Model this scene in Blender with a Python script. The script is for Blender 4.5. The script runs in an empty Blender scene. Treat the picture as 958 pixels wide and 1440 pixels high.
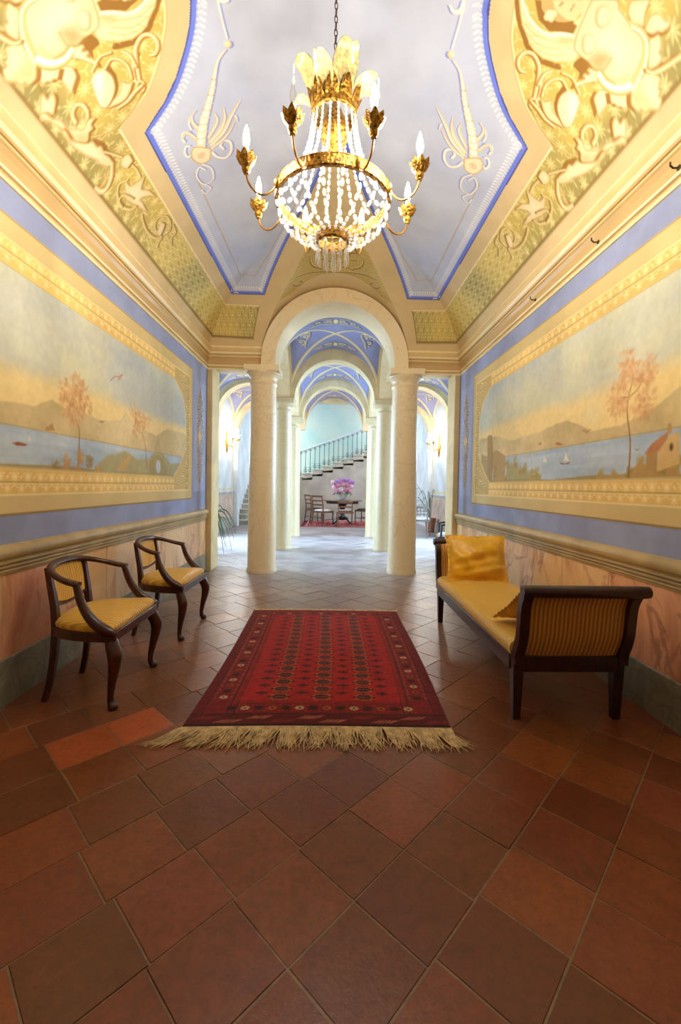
import bpy, bmesh, math, random
import numpy as np
from mathutils import Vector, Matrix
random.seed(7); RNG = np.random.default_rng(7)
SC = bpy.context.scene
COL = SC.collection
PI = math.pi

# ------------------------------------------------------------------ colour helpers
def lin1(c):
    c = c/255.0
    return c/12.92 if c <= .04045 else ((c+.055)/1.055)**2.4
def L(c): return (lin1(c[0]), lin1(c[1]), lin1(c[2]), 1.0)
def lin_arr(a):
    a = np.clip(a/255.0, 0, 1)
    return np.where(a <= .04045, a/12.92, ((a+.055)/1.055)**2.4)

# ------------------------------------------------------------------ node materials
class NT:
    def __init__(s, name):
        s.m = bpy.data.materials.new(name); s.m.use_nodes = True
        s.t = s.m.node_tree; s.n = s.t.nodes; s.n.clear()
        s.out = s.n.new('ShaderNodeOutputMaterial')
    def new(s, t, **k):
        n = s.n.new(t)
        for a, b in k.items(): setattr(n, a, b)
        return n
    def link(s, a, b): s.t.links.new(a, b)
    def put(s, sock, v):
        if hasattr(v, 'is_output'): s.link(v, sock)
        else: sock.default_value = v
    def math(s, op, a, b=0.0, c=0.0, clamp=False):
        n = s.new('ShaderNodeMath', operation=op, use_clamp=clamp)
        s.put(n.inputs[0], a); s.put(n.inputs[1], b); s.put(n.inputs[2], c)
        return n.outputs[0]
    def mix(s, f, a, b, mode='MIX'):
        n = s.new('ShaderNodeMix', data_type='RGBA', blend_type=mode)
        s.put(n.inputs[0], f); s.put(n.inputs[6], a); s.put(n.inputs[7], b)
        return n.outputs[2]
    def coord(s, kind='Object'): return s.new('ShaderNodeTexCoord').outputs[kind]
    def xyz(s, v):
        n = s.new('ShaderNodeSeparateXYZ'); s.link(v, n.inputs[0]); return n.outputs
    def noise(s, v, scale, detail=4, rough=.55, dist=0.0, col=False):
        n = s.new('ShaderNodeTexNoise'); s.link(v, n.inputs['Vector'])
        n.inputs['Scale'].default_value = scale; n.inputs['Detail'].default_value = detail
        n.inputs['Roughness'].default_value = rough; n.inputs['Distortion'].default_value = dist
        return n.outputs['Color' if col else 'Fac']
    def ramp(s, f, lo, hi):
        n = s.new('ShaderNodeMapRange'); n.interpolation_type = 'SMOOTHSTEP'
        s.put(n.inputs[0], f); n.inputs[1].default_value = lo; n.inputs[2].default_value = hi
        return n.outputs[0]
    def bsdf(s, col, rough=.6, metal=0.0, spec=.5, bump=None, bstr=.2, bdist=.01, **k):
        b = s.new('ShaderNodeBsdfPrincipled')
        s.put(b.inputs['Base Color'], col); s.put(b.inputs['Roughness'], rough)
        b.inputs['Metallic'].default_value = metal
        b.inputs['Specular IOR Level'].default_value = spec
        for a, v in k.items(): s.put(b.inputs[a.replace('_', ' ')], v)
        if bump is not None:
            n = s.new('ShaderNodeBump'); n.inputs['Strength'].default_value = bstr
            n.inputs['Distance'].default_value = bdist
            s.put(n.inputs['Height'], bump); s.link(n.outputs[0], b.inputs['Normal'])
        s.link(b.outputs[0], s.out.inputs[0]); s.b = b
        return s.m

def nmat(name, c, rough=.6, metal=0.0, var=.1, scale=5, bstr=0.0, bscale=60, spec=.5, bdist=.004, c2=None, **k):
    t = NT(name); o = t.coord()
    f = t.noise(o, scale, 5)
    d = c2 or tuple(max(0, x*(1-2.2*var)) for x in c)
    f = t.ramp(f, .3, .7)
    col = t.mix(f, L(c), L(d))
    bump = t.noise(o, bscale, 3) if bstr else None
    return t.bsdf(col, rough, metal, spec, bump, bstr, bdist, **k)

def vmat(name, rough=.7, var=.10, scale=3, spec=.3, bstr=.08, bscale=25):
    """painted surface: colours stored per vertex, plus mottled plaster"""
    t = NT(name); o = t.coord()
    a = t.new('ShaderNodeVertexColor', layer_name='Col').outputs[0]
    f = t.ramp(t.noise(o, scale, 6, .6), .25, .75)
    g = t.math('MULTIPLY_ADD', f, var*2, 1-var)
    cc = t.new('ShaderNodeCombineColor')
    for i in range(3): t.link(g, cc.inputs[i])
    col = t.mix(1.0, a, cc.outputs[0], 'MULTIPLY')
    return t.bsdf(col, rough, 0, spec, t.noise(o, bscale, 4), bstr, .003)

def stripe_mat(name, axis, period, c1, c2, bstr=.5, rough=.45, duty=.5):
    t = NT(name); o = t.coord(); x = t.xyz(o)[axis]
    w = t.math('SINE', t.math('MULTIPLY', x, 2*PI/period))
    f = t.ramp(w, duty-1.0, duty)
    n = t.noise(o, 30, 4)
    c = t.mix(f, L(c2), L(c1))
    c = t.mix(t.math('MULTIPLY', n, .25), c, L(tuple(v*.7 for v in c1)))
    return t.bsdf(c, rough, 0, .5, w, bstr, .004, Sheen_Weight=.25)

def wood_mat(name, c, c2, rough=.28):
    t = NT(name); o = t.coord()
    n = t.new('ShaderNodeMapping'); t.link(o, n.inputs[0]); n.inputs['Scale'].default_value = (9, 9, 2.5)
    f = t.noise(n.outputs[0], 5, 6, .6, 1.2)
    col = t.mix(t.ramp(f, .3, .72), L(c), L(c2))
    return t.bsdf(col, rough, 0, .5, f, .06, .002, Coat_Weight=.25, Coat_Roughness=.15)

def marble_mat(name, c, vein, c2, scale=2.0, rough=.4, vw=.03, var=.5, spec=.45):
    t = NT(name); o = t.coord()
    n = t.noise(o, scale, 6, .6, 1.5)
    v = t.math('ABSOLUTE', t.math('SUBTRACT', t.noise(o, scale*1.3, 5, .55, 2.2), .5))
    vf = t.math('SUBTRACT', 1.0, t.ramp(v, 0, vw))
    col = t.mix(t.math('MULTIPLY', t.ramp(n, .3, .7), var), L(c), L(c2))
    col = t.mix(t.math('MULTIPLY', vf, .35), col, L(vein))
    return t.bsdf(col, rough, 0, spec, n, .03, .003)

def dado_mat(name, off=0.0, per=.58):
    """scagliola panels: salmon and cream slabs with wine-coloured veins"""
    t = NT(name); o = t.coord(); x, y, z = t.xyz(o)
    u = t.math('DIVIDE', t.math('ADD', y, off), per)
    k = t.math('FLOOR', u); fr = t.math('SUBTRACT', u, k)
    wn = t.new('ShaderNodeTexWhiteNoise', noise_dimensions='1D'); t.link(k, wn.inputs['W'])
    # a different stretch of stone in each slab
    cv = t.new('ShaderNodeCombineXYZ')
    t.link(t.math('ADD', y, t.math('MULTIPLY', k, 3.7)), cv.inputs[1]); t.link(z, cv.inputs[2]); t.link(x, cv.inputs[0])
    mp = t.new('ShaderNodeMapping'); t.link(cv.outputs[0], mp.inputs[0]); mp.inputs['Rotation'].default_value = (.7, 0, 0)
    mp.inputs['Scale'].default_value = (1, 1.0, .5)
    n1 = t.noise(mp.outputs[0], 3.0, 6, .62, 1.6)
    n2 = t.noise(mp.outputs[0], 2.4, 5, .55, 1.6)
    base = t.mix(t.ramp(wn.outputs[0], .35, .6), L((236, 172, 126)), L((240, 200, 144)))
    base = t.mix(t.math('MULTIPLY', t.ramp(n1, .45, .75), .75), base, L((196, 112, 84)))
    base = t.mix(t.math('MULTIPLY', t.ramp(n1, .5, .25), .6), base, L((236, 204, 150)))
    v = t.math('ABSOLUTE', t.math('SUBTRACT', n2, .52))
    vf = t.math('SUBTRACT', 1.0, t.ramp(v, 0, .045))
    patch = t.ramp(t.noise(o, 1.3, 2), .42, .62)
    base = t.mix(t.math('MULTIPLY', t.math('MULTIPLY', vf, patch), .55), base, L((138, 62, 52)))
    e = t.math('MINIMUM', fr, t.math('SUBTRACT', 1.0, fr))
    jf = t.math('LESS_THAN', e, .006)
    base = t.mix(t.math('MULTIPLY', jf, .6), base, L((120, 78, 56)))
    return t.bsdf(base, .35, 0, .45)

def emit_mat(name, c, s):
    t = NT(name); e = t.new('ShaderNodeEmission'); e.inputs[0].default_value = (*c, 1); e.inputs[1].default_value = s
    t.link(e.outputs[0], t.out.inputs[0]); return t.m

def crystal_mat(name):
    t = NT(name)
    tr = t.new('ShaderNodeBsdfTransparent'); tr.inputs[0].default_value = (.97, .98, 1, 1)
    p = t.new('ShaderNodeBsdfPrincipled'); p.inputs['Base Color'].default_value = (.95, .95, .93, 1)
    p.inputs['Roughness'].default_value = .08; p.inputs['IOR'].default_value = 1.6
    tl = t.new('ShaderNodeBsdfTranslucent'); tl.inputs[0].default_value = (.95, .95, .92, 1)
    a = t.new('ShaderNodeMixShader'); a.inputs[0].default_value = .5
    t.link(p.outputs[0], a.inputs[1]); t.link(tl.outputs[0], a.inputs[2])
    lw = t.new('ShaderNodeLayerWeight'); lw.inputs[0].default_value = .45
    f = t.math('MULTIPLY_ADD', lw.outputs['Facing'], .62, .24)
    m = t.new('ShaderNodeMixShader'); t.link(f, m.inputs[0]); t.link(tr.outputs[0], m.inputs[1]); t.link(a.outputs[0], m.inputs[2])
    t.link(m.outputs[0], t.out.inputs[0]); return t.m

# ------------------------------------------------------------------ mesh builder
class MB:
    def __init__(s): s.v = []; s.f = []
    def add(s, vs, fs):
        o = len(s.v); s.v += [tuple(map(float, p)) for p in vs]; s.f += [tuple(i+o for i in q) for q in fs]; return s
    def box(s, c, d, M=None):
        x, y, z = d[0]/2, d[1]/2, d[2]/2
        vs = [Vector((sx*x, sy*y, sz*z)) for sz in (-1, 1) for sx, sy in ((-1, -1), (1, -1), (1, 1), (-1, 1))]
        if M is not None: vs = [M @ v for v in vs]
        vs = [v+Vector(c) for v in vs]
        return s.add(vs, [(3, 2, 1, 0), (4, 5, 6, 7), (0, 1, 5, 4), (1, 2, 6, 5), (2, 3, 7, 6), (3, 0, 4, 7)])
    def b2(s, x0, x1, y0, y1, z0, z1): return s.box(((x0+x1)/2, (y0+y1)/2, (z0+z1)/2), (x1-x0, y1-y0, z1-z0))
    def tube(s, pts, rad, n=8, sq=1.0, closed=False, up=None):
        pts = [Vector(p) for p in pts]; m = len(pts)
        if not hasattr(rad, '__len__'): rad = [rad]*m
        vs = []; prev = None
        for i, p in enumerate(pts):
            if closed: d = pts[(i+1) % m]-pts[i-1]
            else: d = pts[min(i+1, m-1)]-pts[max(i-1, 0)]
            if d.length < 1e-9: d = Vector((0, 0, 1))
            d.normalize()
            if prev is None:
                a = Vector(up) if up else (Vector((0, 0, 1)) if abs(d.z) < .9 else Vector((1, 0, 0)))
                x = d.cross(a).normalized()
            else:
                x = (prev-d*prev.dot(d))
                x = x.normalized() if x.length > 1e-6 else prev
            prev = x; y = x.cross(d)
            for k in range(n):
                a = 2*PI*(k+.5)/n
                vs.append(p+x*(math.cos(a)*rad[i])+y*(math.sin(a)*rad[i]*sq))
        fs = []
        for i in range(m if closed else m-1):
            j = (i+1) % m
            for k in range(n):
                k2 = (k+1) % n
                fs.append((i*n+k, i*n+k2, j*n+k2, j*n+k))
        if not closed:
            fs.append(tuple(range(n))[::-1]); fs.append(tuple((m-1)*n+k for k in range(n)))
        return s.add(vs, fs)
    def lathe(s, prof, n=24, c=(0, 0, 0), cap=True):
        vs = []; m = len(prof)
        for r, z in prof:
            for k in range(n):
                a = 2*PI*k/n; vs.append((c[0]+r*math.cos(a), c[1]+r*math.sin(a), c[2]+z))
        fs = [(i*n+k, i*n+(k+1) % n, (i+1)*n+(k+1) % n, (i+1)*n+k) for i in range(m-1) for k in range(n)]
        if cap: fs.append(tuple(range(n))[::-1]); fs.append(tuple((m-1)*n+k for k in range(n)))
        return s.add(vs, fs)
    def ell(s, c, r, nu=8, nv=6, M=None):
        vs = [Vector((0, 0, -r[2]))]
        for j in range(1, nv):
            p = -PI/2+PI*j/nv
            for k in range(nu):
                a = 2*PI*k/nu
                vs.append(Vector((r[0]*math.cos(p)*math.cos(a), r[1]*math.cos(p)*math.sin(a), r[2]*math.sin(p))))
        vs.append(Vector((0, 0, r[2])))
        if M is not None: vs = [M @ v for v in vs]
        vs = [v+Vector(c) for v in vs]
        fs = [(0, 1+(k+1) % nu, 1+k) for k in range(nu)]
        for j in range(nv-2):
            for k in range(nu):
                a = 1+j*nu; fs.append((a+k, a+(k+1) % nu, a+nu+(k+1) % nu, a+nu+k))
        t = len(vs)-1; a = 1+(nv-2)*nu
        fs += [(a+k, a+(k+1) % nu, t) for k in range(nu)]
        return s.add(vs, fs)
    def prism(s, poly, a0, a1, axis='z'):
        """closed 2-D polygon pushed along an axis"""
        def P(p, a):
            return {'z': (p[0], p[1], a), 'y': (p[0], a, p[1]), 'x': (a, p[0], p[1])}[axis]
        n = len(poly)
        return s.add([P(p, a0) for p in poly]+[P(p, a1) for p in poly],
                     [tuple(range(n))[::-1], tuple(range(n, 2*n))]+[(k, (k+1) % n, n+(k+1) % n, n+k) for k in range(n)])
    def strip(s, rows, closed=False):
        """rows: list of equal-length point lists"""
        n = len(rows[0]); fs = []
        for i in range(len(rows)-1):
            for k in range(n if closed else n-1):
                k2 = (k+1) % n; fs.append((i*n+k, i*n+k2, (i+1)*n+k2, (i+1)*n+k))
        return s.add([p for r in rows for p in r], fs)
    def build(s, name, mat, parent=None, smooth=True, bevel=0.0, sub=0, solid=0.0, sharp=40):
        me = bpy.data.meshes.new(name); me.from_pydata(s.v, [], s.f); me.update()
        bm = bmesh.new(); bm.from_mesh(me); bmesh.ops.recalc_face_normals(bm, faces=bm.faces); bm.to_mesh(me); bm.free()
        me.materials.append(mat)
        if smooth: me.shade_smooth()
        if smooth and sharp: me.set_sharp_from_angle(angle=math.radians(sharp))
        o = bpy.data.objects.new(name, me); COL.objects.link(o)
        if parent is not None: o.parent = parent
        if solid:
            q = o.modifiers.new('s', 'SOLIDIFY'); q.thickness = solid; q.offset = 0
        if bevel:
            q = o.modifiers.new('b', 'BEVEL'); q.width = bevel; q.segments = 2; q.limit_method = 'ANGLE'
        if sub:
            q = o.modifiers.new('u', 'SUBSURF'); q.levels = sub; q.render_levels = sub
        return o

def grid_obj(name, P, C, mat, parent=None, smooth=True):
    """P (ny,nx,3) points, C (ny,nx,3) sRGB 0-255 colours"""
    ny, nx = P.shape[:2]; me = bpy.data.meshes.new(name)
    nv = ny*nx; nf = (ny-1)*(nx-1)
    me.vertices.add(nv); me.vertices.foreach_set('co', P.reshape(-1).astype(np.float32))
    i = (np.arange(ny-1)[:, None]*nx+np.arange(nx-1)[None]).reshape(-1)
    q = np.stack([i, i+1, i+nx+1, i+nx], 1).astype(np.int32)
    me.loops.add(nf*4); me.loops.foreach_set('vertex_index', q.reshape(-1))
    me.polygons.add(nf); me.polygons.foreach_set('loop_start', np.arange(0, nf*4, 4, dtype=np.int32))
    me.update(calc_edges=True); me.validate()
    if C is not None:
        at = me.color_attributes.new('Col', 'FLOAT_COLOR', 'POINT')
        rgba = np.ones((nv, 4), np.float32); rgba[:, :3] = lin_arr(C.reshape(-1, 3))
        at.data.foreach_set('color', rgba.reshape(-1))
    if smooth: me.shade_smooth()
    me.materials.append(mat)
    o = bpy.data.objects.new(name, me); COL.objects.link(o)
    if parent is not None: o.parent = parent
    return o

def thing(name, label, cat, loc=(0, 0, 0), rz=0.0, group=None):
    o = bpy.data.objects.new(name, None); COL.objects.link(o); o.empty_display_size = .1
    o.location = loc; o.rotation_euler = (0, 0, rz); return tag(o, label, cat, group)
def tag(o, label, cat, group=None):
    o['label'] = label; o['category'] = cat; o['kind'] = 'thing'
    if group: o['group'] = group
    return o
def struct(o): o['kind'] = 'structure'; return o
def dup(root, loc, rz, label):
    def cp(o, par):
        c = o.copy(); COL.objects.link(c)
        if par is not None: c.parent = par
        for ch in list(o.children): cp(ch, c)
        return c
    r = cp(root, None); r.location = loc; r.rotation_euler = (0, 0, rz); r['label'] = label
    return r

# ------------------------------------------------------------------ painter on a (u,v) canvas
def smooth_pts(p, k=6):
    p = np.asarray(p, float)
    if len(p) < 3: return p
    q = np.vstack([2*p[0]-p[1], p, 2*p[-1]-p[-2]]); out = []
    for i in range(1, len(q)-2):
        t = np.linspace(0, 1, k, endpoint=False)[:, None]; a, b, c, d = q[i-1:i+3]
        out.append(.5*((2*b)+(c-a)*t+(2*a-5*b+4*c-d)*t*t+(-a+3*b-3*c+d)*t**3))
    return np.vstack(out+[p[-1:]])
def vnoise(x, y, seed=0):
    xi = np.floor(x).astype(int); yi = np.floor(y).astype(int); fx = x-xi; fy = y-yi
    def hsh(a, b):
        n = (a*374761393+b*668265263+seed*1442695041) & 0x7fffffff
        n = ((n ^ (n >> 13))*1274126177) & 0x7fffffff
        return ((n ^ (n >> 16)) & 0xffff)/65535.0
    fx = fx*fx*(3-2*fx); fy = fy*fy*(3-2*fy)
    return (hsh(xi, yi)*(1-fx)+hsh(xi+1, yi)*fx)*(1-fy)+(hsh(xi, yi+1)*(1-fx)+hsh(xi+1, yi+1)*fx)*fy
def fbm(x, y, seed=0, o=4):
    r = 0; a = .5; 
    for i in range(o): r = r+a*vnoise(x*2**i, y*2**i, seed+i); a *= .5
    return r/(1-.5**o)

class Canvas:
    def __init__(s, U, V, base):
        s.U = np.asarray(U, float); s.V = np.asarray(V, float)
        s.A = np.empty((len(V), len(U), 3)); s.A[:] = base
        s.px = float(np.median(np.diff(s.U)))
    def win(s, lo, hi):
        a = max(0, np.searchsorted(s.U, lo[0])-1); b = np.searchsorted(s.U, hi[0])+1
        c = max(0, np.searchsorted(s.V, lo[1])-1); d = np.searchsorted(s.V, hi[1])+1
        sl = (slice(c, d), slice(a, b)); 
        return sl, s.U[None, a:b], s.V[c:d, None]
    def blend(s, sl, m, col):
        if m.size == 0: return
        col = np.asarray(col, float); m = m[..., None]; s.A[sl] = s.A[sl]*(1-m)+col*m
    @staticmethod
    def segd(u, v, a, b):
        d = b-a; l = max((d*d).sum(), 1e-12)
        t = np.clip(((u-a[0])*d[0]+(v-a[1])*d[1])/l, 0, 1)
        return np.hypot(u-a[0]-t*d[0], v-a[1]-t*d[1]), t
    def mask(s, pts, soft=None, grow=0.0):
        p = np.asarray(pts, float); soft = soft or s.px*.8
        sl, u, v = s.win(p.min(0)-soft-grow, p.max(0)+soft+grow)
        dd = np.full(np.broadcast(u, v).shape, 1e9); ins = np.zeros(dd.shape, bool)
        for i in range(len(p)):
            a, b = p[i-1], p[i]
            d, _ = s.segd(u, v, a, b); dd = np.minimum(dd, d)
            if a[1] != b[1]:
                c = ((a[1] > v) != (b[1] > v)) & (u < (b[0]-a[0])*(v-a[1])/(b[1]-a[1])+a[0])
                ins ^= c
        sd = np.where(ins, dd, -dd)+grow
        return sl, u, v, np.clip(sd/soft*.5+.5, 0, 1), sd
    def poly(s, pts, col, a=1.0, soft=None, grow=0.0, smooth=0):
        if smooth: pts = smooth_pts(list(pts)+[pts[0]], smooth)[:-1]
        sl, u, v, m, _ = s.mask(pts, soft, grow); s.blend(sl, m*a, col)
    def stroke(s, pts, w, col, a=1.0, smooth=5, soft=None):
        p = smooth_pts(pts, smooth) if smooth else np.asarray(pts, float)
        w = np.interp(np.linspace(0, 1, len(p)), np.linspace(0, 1, len(w)), w) if hasattr(w, '__len__') else np.full(len(p), w)
        soft = soft or s.px*.8; W = w.max()
        sl, u, v = s.win(p.min(0)-W-soft, p.max(0)+W+soft)
        best = np.full(np.broadcast(u, v).shape, -1e9)
        for i in range(len(p)-1):
            d, t = s.segd(u, v, p[i], p[i+1])
            best = np.maximum(best, (w[i]*(1-t)+w[i+1]*t)/2-d)
        s.blend(sl, np.clip(best/soft*.5+.5, 0, 1)*a, col)
    def disc(s, c, r, col, a=1.0, soft=None, ry=None, ang=0.0):
        ry = ry or r; soft = soft or s.px*.8; R = max(r, ry)
        sl, u, v = s.win((c[0]-R-soft, c[1]-R-soft), (c[0]+R+soft, c[1]+R+soft))
        x = (u-c[0])*math.cos(ang)+(v-c[1])*math.sin(ang); y = -(u-c[0])*math.sin(ang)+(v-c[1])*math.cos(ang)
        d = (1-np.hypot(x/r, y/ry))*min(r, ry)
        s.blend(sl, np.clip(d/soft*.5+.5, 0, 1)*a, col)
    def ring(s, c, r, w, col, a=1.0, a0=0.0, a1=2*PI):
        n = 18; s.stroke([(c[0]+r*math.cos(a0+(a1-a0)*k/n), c[1]+r*math.sin(a0+(a1-a0)*k/n)) for k in range(n+1)], w, col, a, smooth=0)
    def flower(s, c, r, n, col, a=1.0, pw=.38, rot=0.0):
        for k in range(n):
            t = rot+2*PI*k/n
            s.disc((c[0]+.6*r*math.cos(t), c[1]+.6*r*math.sin(t)), r*.42, col, a, ry=r*.42*pw, ang=t)
        s.disc(c, r*.16, col, a)
def spiral(c, r, a0, turns, d=1, n=26, k=.12):
    return [(c[0]+r*(1-(1-k)*i/n)*math.cos(a0+d*2*PI*turns*i/n), c[1]+r*(1-(1-k)*i/n)*math.sin(a0+d*2*PI*turns*i/n)) for i in range(n+1)]
def off(p, dx, dy): return [(x+dx, y+dy) for x, y in p]
def mir(p): return [(-x, y) for x, y in p]
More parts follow.
